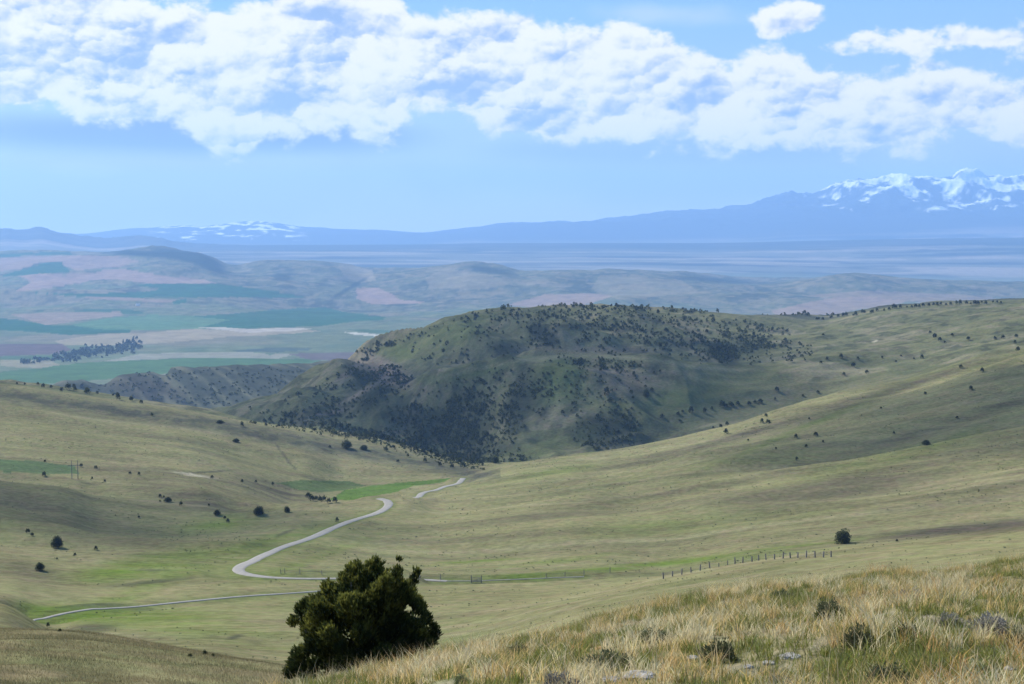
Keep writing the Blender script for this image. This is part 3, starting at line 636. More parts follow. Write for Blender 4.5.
LIST = {
 'bench': [(38,385,4),(43,387.5,5),(51,388,4),(61,391.5,4),(68,389.5,8),(75,391,5),(74,388,5),(82,387.5,5),(87,393.5,8),(97,394,4),(118,399.5,7),(131,401,6),(141,403.5,5),(113,396,3),(17,384.5,3),(25,385,3),(152,416,4),(62,389,3)],
 'rim': [(242,426.5,5),(265,422,4),(266,426,4),(279,427,5),(305,427,6),(311,428.5,6),(315,431,5),(323,428,5),(329,431,7),(336,434,5),(345,435,4),(342,428.5,4),(350,435,6),(355,436,6),(361,437,5),(365,438,6),(370,438,6),(375,439.5,8),(382,439,8),(387,441,6),(392,442,7),(398,444,7),(393,448,4),(398,462,4),(386,451,6),(330,448,4),(404,447,7),(410,449,6),(416,452,8),(423,454,7),(430,455,8),(437,458,8),(444,459,8),(452,462,8),(459,464,8),(408,457,4),(425,462,5),(440,466,5),(452,468,6),(463,468,7),(472,466,8),(480,465,8)],
 'left': [(44,476,6),(81,467,4.5),(96,468.5,5),(130,474,4),(139,475,4),(92,479,3),(105,482.5,3.5),(160,497.5,4.5),(164,498,3),(181,505.5,5),(139,518,3.5),(28,533,6),(32,536,5),(96,550,5),(75,556,4),(45,462,3),(57,559.5,2.5),(212,478.5,4.5),(242,482,4),(256,482.5,4),(273,485.5,4),(209,506,3),(225,519,4),(228,523,5),(337,522,5),(160,502,3)],
 'grove': [(308,498.5,7),(312,501,7),(316,500,6),(320,502,7),(324,501,6),(329,503,7),(335,502.5,7)],
 'creek': [(48,627,5),(60,632,5),(190,657,6),(205,655,6),(213,657,5)],
 'should': [(635,377,3),(654,373,3),(652,391.5,5),(631,393.5,5),(633,398.5,4),(620,400,3),(607,395,8),(691,413,7),(678,415,5),(683,412.5,4),(680,421.5,4),(662,418,6),(705,413,6),(712,409.5,4),(722,407,8),(726,407,6),(731,406.5,8),(738,405,6),(749,405,6),(755,402.5,4),(760,403.5,7),(777,391,6),(775,400,3),(766,417,5),(762,423,5),(768,423,6),(720,426.5,3),(727,425.5,5),(721,427.5,4),(726,434,6),(713,428,3),(617,372,4),(634,374,4),(660,372,3),(610,402,6),(616,412,6),(623,418,5)],
 'right': [(748,441,3),(776,449.5,3),(796,438,5),(797,460.5,4),(818,393.5,5),(803,396.5,4),(821,363.5,4),(827,359.5,4),(841,358,5),(858,359.5,4),(853,367,6),(867,373.5,5),(844,375.5,4),(882,358.5,3),(901,356.5,3),(896,362.5,3),(914,359.5,3),(922,358.5,5),(961,368,5),(982,372,5),(971,390,6),(925,394.5,4),(881,409,3),(816,436,6),(894,434,3),(957,418.5,4),(806,447.5,4),(823,442.5,3),(809,419.5,3),(1018,350.5,6),(935,338,6),(940,341,5),(968,340,5),(1003,338.5,5),(995,339.5,4),(1016,337.5,5),(1015,343.5,4),(823,335.5,4),(930,333,4),(952,336,4),(945,343,3),(897,541.8,3.4)],
}
for k_, lst in LIST.items():
    for px, py, w_ in lst: place_small(px, py, w_, w_*random.uniform(.7, 1.05), Z[k_][0], Z[k_][1], nm='bush' if k_ == 'creek' else 'juniper_tree')
for o in [o for o in bpy.data.objects if o.name.startswith('bush')]: o['category'] = 'bush'
for i in range(42):
    t_ = i/41.; px = 815+t_*186+random.uniform(-2, 2); py = np.interp(px, [815,860,900,960,1000], [320.5,313.5,308,303.8,302.8])+random.uniform(-.3, 1.2)
    place_small(px, py, random.uniform(2.5, 5.2), None, *Z['sky'])
# wooded hill: the largest stand as trees of their own, the rest as one woodland
DENS = HILLD+[(390,441,135,6,12.5,1.1),(300,428,60,4,9,.5),(640,309,190,2.2,2,.7),(450,325,80,3,-18,.8),(540,345,120,30,0,.20),(330,400,60,18,-20,.4),(700,345,110,18,5,.3),(590,390,60,34,0,.2),(455,415,70,32,-10,.3),(640,325,140,12,3,.35),(380,440,90,6,17,.6),(375,348,20,4,-10,.7),(330,388,55,3,-38,.6)]
pts = []
for cx, cy, rx, ry, an, kk in DENS:
    n = int(math.pi*rx*ry*kk*.42)+6; a_ = math.radians(an)
    r_ = np.sqrt(rng.random(n))*1.1; th = rng.random(n)*6.283
    for q in range(n):
        u_, v_ = rx*r_[q]*math.cos(th[q]), ry*r_[q]*math.sin(th[q])
        pts.append((cx+u_*math.cos(a_)-v_*math.sin(a_), cy+u_*math.sin(a_)+v_*math.cos(a_), rng.uniform(1.3, 3.3)*rng.uniform(.7, 1.25)))
g3 = []
for px, py, w_ in pts:
    if fbm(px/14., py/9., 3, 90) < -.15 and random.random() < .75: continue
    p = hit(px, py)
    if p is None or p.y < 930 or p.y > 2650 or (p.y < 1160 and px > 484): continue
    if p.y < 1200: w_ *= .8
    wx_ = .35*float(fbm(p.x/220, p.y/220, 2, 12)); gul = float(ridged((p.x*.86+p.y*.5)/170+wx_, (-p.x*.5+p.y*.86)/560, 2, 11, .45))
    if px < 690 and py > 322 and gul > .75+random.uniform(-.3, .3) and random.random() < .75: continue
    if float(fbm(p.x/60, p.y/110, 2, 98)) > .35 and random.random() < .6: continue
    if px > 430 and abs(py-np.interp(px, SPX, SPY)-1) < 3.5 and random.random() < .8: continue
    g3.append((w_*p.y/F, p, w_, px, py))
g3.sort(key=lambda q: -q[0]/q[1].y)
n_ind = sum(1 for o in bpy.data.objects if o.get('category') == 'tree')
room_ = max(0, 299-n_ind)
for s_, p, w_, px, py in g3[:room_]:
    o = link('juniper_tree', small[random.randrange(6)]); o.location = p-Vector((0, 0, .06*s_)); o.rotation_euler.z = random.uniform(0, 6.28); o.scale = (s_*1.1, s_*1.1, s_*random.uniform(.9, 1.2))
    o['category'] = 'tree'; o['group'] = Z['hill'][0]; o['label'] = Z['hill'][1]
tiny = [crown_mesh('tmp', 46, k_, 300+i, .30) for i, k_ in enumerate(['round', 'cone', 'round', 'round'])]
def arr(me):
    n = len(me.vertices); c_ = np.empty(n*3, np.float32); me.vertices.foreach_get('co', c_); q = np.empty(n*4, np.float32); me.color_attributes['cover'].data.foreach_get('color', q)
    return c_.reshape(-1, 3), q.reshape(-1, 4)[:, :3]
TA = [arr(m_) for m_ in tiny]
def wood(name, items, label, cat=None):
    cs, ks = [], []
    for p, w_, h_ in items:
        c_, q = TA[random.randrange(4)]; a_ = random.uniform(0, 6.28); ca, sa = math.cos(a_), math.sin(a_)
        d = np.empty_like(c_); d[:, 0] = (c_[:, 0]*ca-c_[:, 1]*sa)*w_+p[0]; d[:, 1] = (c_[:, 0]*sa+c_[:, 1]*ca)*w_+p[1]; d[:, 2] = c_[:, 2]*h_+p[2]-.05*h_
        cs.append(d); ks.append(q*random.uniform(.75, 1.3))
    co = np.concatenate(cs); me = npmesh(name, co, np.arange(len(co)).reshape(-1, 4), np.concatenate(ks))
    return link(name, me, M_leaf, kind='stuff', label=label)
wood('woodland', [(p, s_*1.15, s_*random.uniform(.8, 1.2)) for s_, p, w_, px, py in g3[room_:]], 'dark juniper woodland covering the hill across the gulch')
it = []
for i in range(520):                     # scrub on the dark ridge beyond the bench
    px = random.uniform(60, 335); py = random.uniform(368, 412); p = hit(px, py)
    if p is None or p.y < 2350 or p.y > 3300: continue
    if ridged((p.x*.89+p.y*.45)/42, (-p.x*.45+p.y*.89)/900, 2, 55, .5) < .35: continue
    it.append((p, random.uniform(4, 7.5), random.uniform(2.5, 4)))
wood('scrub', it, 'dark scrub on the ridge beyond the left bench')
it = []
for i in range(260):
    t_ = random.random(); px = 20+t_*122+random.gauss(0, 2); py = np.interp(px, [0, 30, 65, 90, 120, 142], [366, 362, 358.5, 354, 350, 345.5])+random.gauss(0, 2.8 if px > 60 else 1)
    if px < 62 and random.random() < .6: continue
    p = hit(px, py)
    if p is None or p.y < 3400: continue
    it.append((p, random.uniform(10, 22), random.uniform(8, 20)))
wood('cottonwood_grove', it, 'grey blue belt of creekside trees among the valley fields')
DT = crown_mesh('tmp2', 9, 'round', 400, .5); TA = [arr(DT)]*4
it = []
for i in range(15000):
    y = (200**1.2+(1180**1.2-200**1.2)*random.random())**(1/1.2); px = random.uniform(-60, 1090)
    x = (px-512)/F*y/1.0
    if fbm(x/40, y/22, 3, 96)+.35*fbm(x/200, y/90, 2, 97) < random.uniform(-.1, .5): continue
    w_ = random.uniform(.35, 1.1)*(.6+y/1500); w_ *= .50+.45*min(1, (y-200)/250); 
    if 215 < px < 470 and 330 < y < 1000 and min(((q[1][::4, 0]-x)**2+(q[1][::4, 1]-y)**2).min() for q in RP) < 60: continue
    it.append(((x, y, 0), w_, w_*.5))
zz = ground_np([q[0][0] for q in it], [q[0][1] for q in it]); it = [((q[0][0], q[0][1], z), q[1], q[2]) for q, z in zip(it, zz)]
bo = wood('low_brush', it, 'fine scatter of low sagebrush over the grass slopes'); bo.data.materials.clear(); bo.data.materials.append(M_lowb)

# ------------------------------------------------------------------ the big juniper in front
def big_juniper():
    Y0 = 26.0; s = Y0/F*.95; c0 = 362
    base = Vector(((c0-512)/F*Y0/float(k_of_e(-.31)), Y0, 0)); base.z = ground(base.x, base.y)
    root = empty('juniper_tree', base, label='large bushy green juniper in the foreground beside the grassy knoll', category='tree')
    def loc(px, py):
        e = float(e_of_py(py)); return ((px-512)/F*Y0/float(k_of_e(e))-base.x, CZ+e*Y0-base.z)
    B = [(354,572,8),(318,618,13),(324,640,16),(311,633,11),(366,586,15),(374,572,9),(340,672,12),(322,662,13),(354,592,16),(385,588,13),(410,628,12),(372,580,9),(397,572,6.5),(387,580,8),(416,577,4),(414,583,5),(329,588,8),(332,599,11),(307,600,3),(306,606,5),(301,614,9),(295,622,6),(307,629,9),(360,612,27),(384,602,21),(346,600,19),
         (407,596,11),(413,606,8),(425,618,8),(418,612,9),(420,626,10),(424,642,9),(433,628,4.5),(434,634,6),(432,640,6),(419,637,12),(407,648,13),(312,645,9),(302,652,8),(297,664,9),(291,674,7),(309,668,13),(330,640,20),(395,630,20),(360,655,24),(338,668,17),(384,660,17),(372,640,24),(350,585,11),(363,578,7),(341,592,10),(378,592,12),(400,585,8),(344,577,5),(365,571,3),(358,566,2.5),(397,565,2.5),(351,566,3)]
    L = []
    cx0, cz0 = loc(362, 640)
    for px, py, r in B:
        x, z = loc(px, py); R = r*s
        ro = math.sqrt(max(.02, 1.30**2-(x-cx0)**2))
        L.append((x, random.uniform(-.35, .35)*ro if r < 15 else random.uniform(-.15, .15), z, R))
    for i in range(46):                 # the crown is as deep as it is wide
        a_ = random.uniform(0, 6.28); zz = random.uniform(.15, 1.75); rr = 1.22*math.sqrt(max(.05, 1-((zz-.75)/1.35)**2))*random.uniform(.55, .95)
        L.append((cx0+rr*math.cos(a_)*.85, rr*math.sin(a_), zz+cz0-.62, random.uniform(.13, .26)))
    for i in range(26):                 # upright leaders roughen the outline
        q = L[random.randrange(len(L))]; a_ = random.uniform(0, 6.28); t_ = random.uniform(.1, 1.2)
        bx_ = q[0]+math.cos(a_)*math.sin(t_)*q[3]*.85; by_ = q[1]+math.sin(a_)*math.sin(t_)*q[3]*.85; bz_ = q[2]+math.cos(t_)*q[3]*.85
        if bz_ > 1.62: continue
        for j in range(4): L.append((bx_+.03*j*math.cos(a_)*t_, by_+.03*j*math.sin(a_)*t_, bz_+.036*j, .062-.011*j))
    L = A(L); L[:, 3] *= 1.0; pr = L[:, 3]**1.7; n = 25000; r = np.random.default_rng(5)
    k = r.choice(len(L), n, p=pr/pr.sum()); d = rdir(n, r); rr = r.uniform(.2, 1.0, n)**.6*(1+.35*fbm(d[:, 0]*3+k*.7, d[:, 2]*3+d[:, 1]*2, 2, 99))
    P0 = L[k, :3]+d*(L[k, 3]*rr)[:, None]
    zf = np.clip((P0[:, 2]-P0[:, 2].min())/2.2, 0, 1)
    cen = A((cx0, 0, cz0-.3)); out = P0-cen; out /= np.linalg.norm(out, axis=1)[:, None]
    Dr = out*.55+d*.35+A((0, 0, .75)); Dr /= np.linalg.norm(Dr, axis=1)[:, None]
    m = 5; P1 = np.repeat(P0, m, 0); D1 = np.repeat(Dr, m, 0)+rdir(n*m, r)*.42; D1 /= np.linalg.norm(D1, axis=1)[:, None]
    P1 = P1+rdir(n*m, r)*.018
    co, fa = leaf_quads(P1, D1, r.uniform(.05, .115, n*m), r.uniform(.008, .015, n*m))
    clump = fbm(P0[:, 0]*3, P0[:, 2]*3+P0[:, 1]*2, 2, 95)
    col = A((.028,.040,.012))+np.clip(zf*.55-.12+clump*.6+r.normal(0, .22, n), 0, 1)[:, None]*(A((.215,.215,.045))-A((.028,.040,.012)))  # leaf colour lightens with height, painting in the sunlit tips
    col = np.repeat(col, m, 0)*r.uniform(.75, 1.25, n*m)[:, None]
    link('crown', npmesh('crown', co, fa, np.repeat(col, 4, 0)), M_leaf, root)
    T = [tube([(0,0,-.3),(.03,0,.1),(-.03,.02,.45),(0,0,.9)], [.13,.11,.09,.05])]
    for i in range(9):
        q = L[random.randrange(20, 60)]
        T.append(tube([(0,0,.05+.05*i),(q[0]*.35,q[1]*.35,.25+.4*(q[2]+.0)*.5),(q[0]*.85,q[1]*.85,max(.15,q[2]*.9))], [.06,.04,.012], 6))
    link('trunk', me_of('trunk', T, None, True), M_bark, root)
big_juniper()

# ------------------------------------------------------------------ foreground grass
def blades(name, bx_, by_, h, wid, lean, col, label, seg=2, z=None):
    n = len(bx_); r = rng; z = ground_np(bx_, by_) if z is None else z
    a_ = r.uniform(0, 6.283, n); dx, dy = np.cos(a_), np.sin(a_)
    f = r.uniform(0, 6.283, n); sx, sy = np.cos(f)*wid, np.sin(f)*wid
    P0 = np.stack([bx_, by_, z-.02], -1)
    mid_ = P0+np.stack([dx*lean*.32, dy*lean*.32, h*.58], -1); tip = P0+np.stack([dx*lean, dy*lean, h], -1)
    s_ = np.stack([sx, sy, 0*sx], -1)
    if seg == 2:
        co = np.stack([P0-s_, P0+s_, mid_-s_*.75, mid_+s_*.75, tip], 1).reshape(-1, 3)
        i_ = np.arange(n)[:, None]*5; fa = np.concatenate([i_+A([0,1,3]), i_+A([0,3,2]), i_+A([2,3,4])]); kk = 5
    else:
        co = np.stack([P0-s_, P0+s_, tip], 1).reshape(-1, 3); fa = np.arange(n)[:, None]*3+A([0,1,2]); kk = 3
    me = npmesh(name, co, fa, np.repeat(col, kk, 0))
    return link(name, me, M_grass, kind='stuff', label=label)
def near_xy(n, y0, y1, p0, p1, pw=2.):
    y = (y0**pw+(y1**pw-y0**pw)*rng.random(n))**(1/pw); px = rng.uniform(p0, p1, n)
    return (px-512)/F*y/k_of_e(-.28), y
NT_ = 11500
tx, ty = near_xy(NT_, 5.5, 34, 240, 1150, 1.7)
bare = fbm(tx/.8, ty/.8, 3, 80) > .5
keep = ~bare | (rng.random(NT_) < .35); tx, ty = tx[keep], ty[keep]; NT_ = len(tx)
sp = fbm(tx/1.6, ty/1.6, 3, 84)+rng.normal(0, .35, NT_)         # straw to green
og = fbm(tx/2.4, ty/2.0, 3, 85)                                    # rusty patches
lo = fbm(tx/2.0, ty/2.0, 2, 86)
nb2 = 40
rad = rng.uniform(.04, .12, NT_)*(1+1.1*(rng.random(NT_) < .3))
hh = np.clip(.145+.08*lo+rng.normal(0, .065, NT_)+.5*(rad-.08), .04, .36); green = sp > -.22; hh = np.where(green, hh*.72, hh)
cs_ = A((.42,.32,.125))+np.clip(sp, -1, 1)[:, None]*A((-.06,.0,-.03))
cs_ = np.where(green[:, None], A((.155,.160,.045)), cs_); cs_ = np.where(((og > .36) & ~green)[:, None], A((.40,.25,.095)), cs_)
cs_ = np.where((sp < -.5)[:, None], A((.50,.43,.26)), cs_)
def rep(v): return np.repeat(v, nb2, 0)
n = NT_*nb2; rr = rep(rad)*np.sqrt(rng.random(n)); aa = rng.uniform(0, 6.283, n)
hb_ = rep(hh)*rng.uniform(.45, 1.12, n)
blades('grass', rep(tx)+rr*np.cos(aa), rep(ty)+rr*np.sin(aa), hb_, rng.uniform(.0022, .0048, n), hb_*rng.uniform(.15, 1.0, n), np.clip(rep(cs_)*rng.uniform(.65, 1.3, n)[:, None]+rng.normal(0, .012, (n, 3)), .01, .8), 'tufts of straw and green bunchgrass on the foreground knoll')
n = 2200; tx, ty = near_xy(n, 5.5, 34, 240, 1150, 1.6); hb_ = rng.uniform(.2, .42, n)
blades('grass', tx, ty, hb_, np.full(n, .0028), hb_*rng.uniform(.05, .45, n), A((.42,.34,.20))*rng.uniform(.7, 1.2, n)[:, None], 'tall dry seed stalks standing over the foreground grass')
n = 90000; tx, ty = near_xy(n, 55, 104, -60, 330, 1.5); hb_ = rng.uniform(.07, .22, n)*(1+.4*fbm(tx/4, ty/4, 2, 87))
g_ = np.clip(.5+fbm(tx/5, ty/3.5, 3, 82)+rng.normal(0, .4, n), 0, 1)[:, None]
blades('grass', tx, ty, hb_, np.full(n, .011), hb_*rng.uniform(.2, .9, n), (A((.090,.088,.042))*(1-g_)+A((.205,.165,.090))*g_)*rng.uniform(.7, 1.25, n)[:, None], 'short mixed grass on the low brown knoll at the lower left', 1)
n = 40000; tx, ty = near_xy(n, 34, 75, 380, 1150, 1.5); hb_ = rng.uniform(.06, .2, n)
blades('grass', tx, ty, hb_, np.full(n, .009), hb_*.5, A((.150,.135,.070))*rng.uniform(.7, 1.25, n)[:, None], 'short grass just behind the foreground knoll', 1)

# ------------------------------------------------------------------ sagebrush clumps and stones
def sage_mesh(seed, dark):
    r = np.random.default_rng(seed); n = 1500
    th = r.uniform(0, 6.283, n); ph = np.arccos(r.uniform(-.05, 1, n)); rr = r.uniform(.45, 1, n)**.5*(.85+.3*np.sin(th*3+seed)*np.sin(ph*4))
    P0 = np.stack([np.sin(ph)*np.cos(th)*rr*.5, np.sin(ph)*np.sin(th)*rr*.5, np.cos(ph)*rr*.85+.02], -1)
    Dr = P0*A((1, 1, 1.5))+rdir(n, r)*.35; Dr /= np.linalg.norm(Dr, axis=1)[:, None]
    co, fa = leaf_quads(P0, Dr, r.uniform(.06, .16, n), r.uniform(.010, .022, n))
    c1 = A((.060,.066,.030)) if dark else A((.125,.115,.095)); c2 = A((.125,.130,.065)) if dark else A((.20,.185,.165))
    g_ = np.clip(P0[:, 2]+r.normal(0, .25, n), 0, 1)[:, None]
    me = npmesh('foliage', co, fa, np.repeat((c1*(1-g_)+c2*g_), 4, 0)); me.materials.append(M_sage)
    T = [tube([(0,0,-.08),(.15*math.cos(q),.15*math.sin(q),.25),(.30*math.cos(q),.30*math.sin(q),.5)], [.025,.016,.006], 5) for q in np.arange(0, 6.2, .9)]
    st = me_of('stem', T); st.materials.append(M_bark)
    return me, st
SG = [sage_mesh(1, True), sage_mesh(2, True), sage_mesh(3, False)]
for px, py, w_, h_, v_, lb in [
  (720,662,44,28,0,'dark sagebrush clump at the bottom left of the knoll grass below the fence line'),
  (829,618,38,22,1,'dark sagebrush clump on the upper knoll right of the rusty grass patch'),
  (858,652,36,34,0,'tall dark sagebrush clump in the middle of the knoll grass'),
  (908,640,40,18,1,'brown green sagebrush clump right of the pale stones'),
  (889,686,60,26,0,'wide dark sagebrush cut by the bottom edge of the photo'),
  (990,634,46,24,2,'grey twiggy sagebrush near the right edge of the knoll'),
  (912,602,38,15,2,'grey twiggy bush just under the rusty crest of the knoll'),
  (950,625,30,14,2,'small grey bush left of the grey twiggy sagebrush at the right'),
  (1018,650,36,26,0,'dark sagebrush touching the right edge of the photo'),
  (610,672,56,26,0,'low wide sagebrush above the flat white stones'),
  (518,656,26,15,1,'small sagebrush left of centre on the knoll edge'),
  (461,686,18,14,0,'dark sagebrush at the bottom edge right of the big juniper'),
  (782,600,26,12,1,'small sagebrush on the knoll crest behind the stones'),
  (560,690,44,20,2,'grey bush at the bottom edge left of the flat white stones'),
  (655,640,36,14,1,'green sagebrush near the left end of the rusty crest grass'),
  (985,680,44,18,1,'green brown clump in the lower right corner grass'),
  (780,690,34,16,2,'grey bush at the bottom edge below the tall dark sagebrush')]:
    p = hit(min(px, 1040), py)
    if p is None: continue
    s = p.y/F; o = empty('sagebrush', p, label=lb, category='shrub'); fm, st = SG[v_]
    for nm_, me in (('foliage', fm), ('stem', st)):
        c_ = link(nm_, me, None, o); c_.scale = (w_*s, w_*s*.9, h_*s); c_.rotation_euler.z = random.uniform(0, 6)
def stone(px, py, w_, h_, lb, seed):
    p = hit(px, py); s = p.y/F; r = np.random.default_rng(seed)
    u, v = np.meshgrid(np.linspace(0, 2*np.pi, 18, endpoint=False), np.linspace(0, np.pi, 10), indexing='ij')
    X = np.sin(v)*np.cos(u); Yv = np.sin(v)*np.sin(u); Zv = np.cos(v)
    k = 1+.22*fbm(X*1.7+seed, Yv*1.7+Zv, 3, seed)
    co = np.stack([np.sign(X)*np.abs(X)**.8*w_*s*.5*k, np.sign(Yv)*np.abs(Yv)**.8*w_*s*.42*k, np.sign(Zv)*np.abs(Zv)**.7*h_*s*.62*k], -1).reshape(-1, 3)
    fa = [(i*10+j, ((i+1) % 18)*10+j, ((i+1) % 18)*10+j+1, i*10+j+1) for i in range(18) for j in range(9)]
    o = link('stone', npmesh('stone', co, A(fa)), M_stone, label=lb, category='stone'); o.location = p+Vector((0, 0, h_*s*.15)); o.rotation_euler.z = random.uniform(-.4, .4)
for i, q in enumerate([(640,677,34,6,'long flat white stone at the bottom of the knoll below the low wide sagebrush'),(612,681,20,5,'flat white stone left of the long flat one'),(694,660,16,5,'pale stone left of the bottom left dark sagebrush'),
  (872,628,20,4,'flat pale stone above the tall dark sagebrush'),(900,626,12,4,'smaller flat pale stone beside the sagebrush right of it'),(790,658,22,5,'pale stone right of the bottom left dark sagebrush'),(770,664,14,4,'small pale stone below the pale one beside the dark sagebrush'),
  (748,668,10,4,'small grey stone touching the bottom left dark sagebrush'),(960,612,12,4,'pale stone near the rusty crest at the right'),(1010,670,12,5,'pale stone in the lower right corner grass')]):
    stone(*q, seed=400+i)

# ------------------------------------------------------------------ roads
m_rd, nt, b = mat('gravel'); gp = nt.new('ShaderNodeNewGeometry').outputs['Position']
nt.l.new(nt.mix(nt.ss(nt.noise(gp, .6, 6, .7), .3, .7), (.175,.163,.145,1), (.225,.210,.190,1)), b.inputs['Base Color'])
def road(name, P_, width):
    n = len(P_); co = []
    for i in range(n):
        d = P_[min(i+2, n-1)]-P_[max(i-2, 0)]; d = d/np.hypot(d[0], d[1]); wj = width[i]*(1+.05*math.sin(i*.31)+.04*math.sin(i*.113))
        for k, dz in ((-.54,-.25), (-.5,.0), (-.25,.05), (0,.08), (.25,.05), (.5,.0), (.54,-.25)):
            co.append((P_[i][0]+d[1]*wj*k, P_[i][1]-d[0]*wj*k, P_[i][2]+dz))
    fa = [(i*7+j, i*7+j+1, (i+1)*7+j+1, (i+1)*7+j) for i in range(n-1) for j in range(6)]
    return link(name, npmesh(name, A(co), A(fa), None, True), m_rd, kind='structure')
for q in RP: road(*q)

# ------------------------------------------------------------------ fences, posts, pole, gate, farmhouse
def post_line(pts, label, h=1.25, rad=.10, rails=(.45, .85, 1.12)):
    W = [hit(*p) for p in pts]; c_ = W[0].copy()
    root = empty('fence', c_, label=label, category='fence')
    me = me_of('post', [tube([(0,0,-.4),(.01,0,h*.6),(0,.01,h)], [rad, rad*.9, rad*.75], 7)])
    me.materials.append(M_wood)
    for p in W:
        o = link('post', me, None, root); o.location = p-c_; o.rotation_euler = (random.gauss(0, .05), random.gauss(0, .05), random.uniform(0, 6)); o.scale = (1, 1, random.uniform(.85, 1.15))
    for z in rails:
        path = [(p-c_+Vector((0, 0, z)))[:] for p in W]
        link('wire', me_of('wire', [tube(path, [.018]*len(path), 4)]), M_wire, root)
zx = [(55,155),(92,145),(130,138),(168,129),(205,121),(245,112),(282,105),(318,98),(348,94),(380,90),(418,85),(445,80),(475,77),(510,75),(545,72),(575,70),(605,69),(640,68),(676,68),(710,67),(742,66)]
post_line([(650+a_/4.096, 541+b_/4.096) for a_, b_ in zx], 'line of weathered fence posts crossing the grassy spur left of the lone rounded juniper', 1.3, .17)
post_line([(440.5,579.5),(420,580),(400,578.5)], 'short fence of three tall posts beside the gravel road right of the big juniper', 1.9, .12)
post_line([(546,578),(565,576.5),(584,575),(610,573)], 'thin wire fence at the end of the track in the valley', 1.7, .12)
post_line([(281,574),(285,574),(300,574.5),(322,575)], 'low wire fence along the gravel road left of the big juniper', 1.7, .10)
p = hit(477, 583); g0 = empty('wooden_gate', p, label='small weathered wooden gate beside the track in the valley', category='gate')
for sx in (-1.7, 1.3): link('post', me_of('post', [tube([(sx,0,-.4),(sx,0,2.3)], [.16,.13], 8)]), M_wood, g0)
link('panel', me_of('panel', [box(-.2,0,z,2.9,.06,.13) for z in (.35,.75,1.15,1.55)]+[tube([(-1.5,.05,.3),(1.1,.05,1.55)], [.06,.06], 5)]), M_wood, g0)
p = hit(75, 479); g0 = empty('power_pole', p, label='twin legged wooden power pole on the left slope beside the dark green field', category='power pole')
hs_ = 19*p.y/F
for sx in (-1.6, 1.6): link('pole', me_of('pole', [tube([(sx,0,-.5),(sx,0,hs_)], [.20,.14], 8)]), M_wood, g0)
link('crossarm', me_of('crossarm', [box(0,0,hs_-2.6,7.5,.22,.26)]), M_wood, g0)
M_wall = plain_mat('painted_siding', (.70,.70,.68), (.80,.80,.78), .5); M_roof = plain_mat('roof_metal', (.25,.27,.30), (.35,.37,.40), .5)
p = hit(138, 305.5); g0 = empty('farmhouse', p, label='tiny white farmhouse among the valley fields', category='farmhouse'); g0.rotation_euler.z = .4
link('wall', me_of('wall', [box(0,0,3,22,12,7)]), M_wall, g0)
link('roof', npmesh('roof', A([(-11.5,-6.8,6.3),(11.5,-6.8,6.3),(11.5,0,10.5),(-11.5,0,10.5),(11.5,6.8,6.3),(-11.5,6.8,6.3)]), A([(0,1,2,3),(3,2,4,5)])), M_roof, g0)
#OBJ_END#
# ------------------------------------------------------------------ haze
hz = bpy.data.meshes.new('haze')
x0, x1, y0, y1, z0, z1 = -28500, 28500, -3000, 33000, float(GZ.min())-1.0, max(float(GZ.max())+30, CZ+1000)
vv = [(x, y, z) for z in (z0, z1) for y in (y0, y1) for x in (x0, x1)]
hz.from_pydata(vv, [], [(0,2,3,1),(4,5,7,6),(0,1,5,4),(2,6,7,3),(0,4,6,2),(1,3,7,5)]); hz.update()
m_hz = bpy.data.materials.new('haze'); m_hz.use_nodes = True
t = m_hz.node_tree; t.nodes.clear(); om = t.nodes.new('ShaderNodeOutputMaterial'); pv = t.nodes.new('ShaderNodeVolumePrincipled')
pv.inputs['Color'].default_value = (.33, .57, 1.0, 1); pv.inputs['Density'].default_value = 4.8e-5; pv.inputs['Anisotropy'].default_value = .2
t.links.new(pv.outputs[0], om.inputs['Volume'])
link('haze', hz, m_hz, kind='stuff', label='thin blue haze filling the wide valley air')

def shade_cloud(gx, gy, rx, ry, dens, up, seed, lb):  # unseen vapour body added above the frame, sunward, to shade the ground
    r_ = 1/math.tan(math.radians(41)); sx, sy = math.sin(math.radians(-54))*r_, math.cos(math.radians(-54))*r_
    u, v = np.meshgrid(np.linspace(0, 2*np.pi, 64, endpoint=False), np.linspace(0, np.pi, 33), indexing='ij')
    X = np.sin(v)*np.cos(u); Y = np.sin(v)*np.sin(u); Zc = np.cos(v)
    k = 1+.38*fbm(X*1.6+seed, Y*1.6+Zc*.7, 4, seed)
    co = np.stack([X*rx*k, Y*ry*k, np.where(Zc > 0, Zc*150, Zc*60)*k], -1).reshape(-1, 3)
    fa = [(i*33+j, i*33+j+1, ((i+1) % 64)*33+j+1, ((i+1) % 64)*33+j) for i in range(64) for j in range(32)]
    m = bpy.data.materials.new('shade_cloud_vapour'); m.use_nodes = True; t = m.node_tree; t.nodes.clear(); om = t.nodes.new('ShaderNodeOutputMaterial'); pv = t.nodes.new('ShaderNodeVolumePrincipled')
    pv.inputs['Color'].default_value = (.95, .96, 1, 1); pv.inputs['Density'].default_value = dens; t.links.new(pv.outputs[0], om.inputs['Volume'])
    o = link('shade_cloud', npmesh('shade_cloud', co, A(fa), None, True), m, kind='structure', label=lb); o.location = (gx+sx*up, gy+sy*up, CZ-150+up)
shade_cloud(-60, 1700, 380, 430, .0034, 2150, 3, 'unseen flat cumulus added above the frame to shade the wooded hill')
shade_cloud(330, 830, 190, 190, .004, 2150, 9, 'unseen small cumulus added above the frame to shade the right slope')
shade_cloud(-230, 640, 150, 85, .003, 2150, 14, 'unseen thin cumulus added above the frame to shade the left slope')
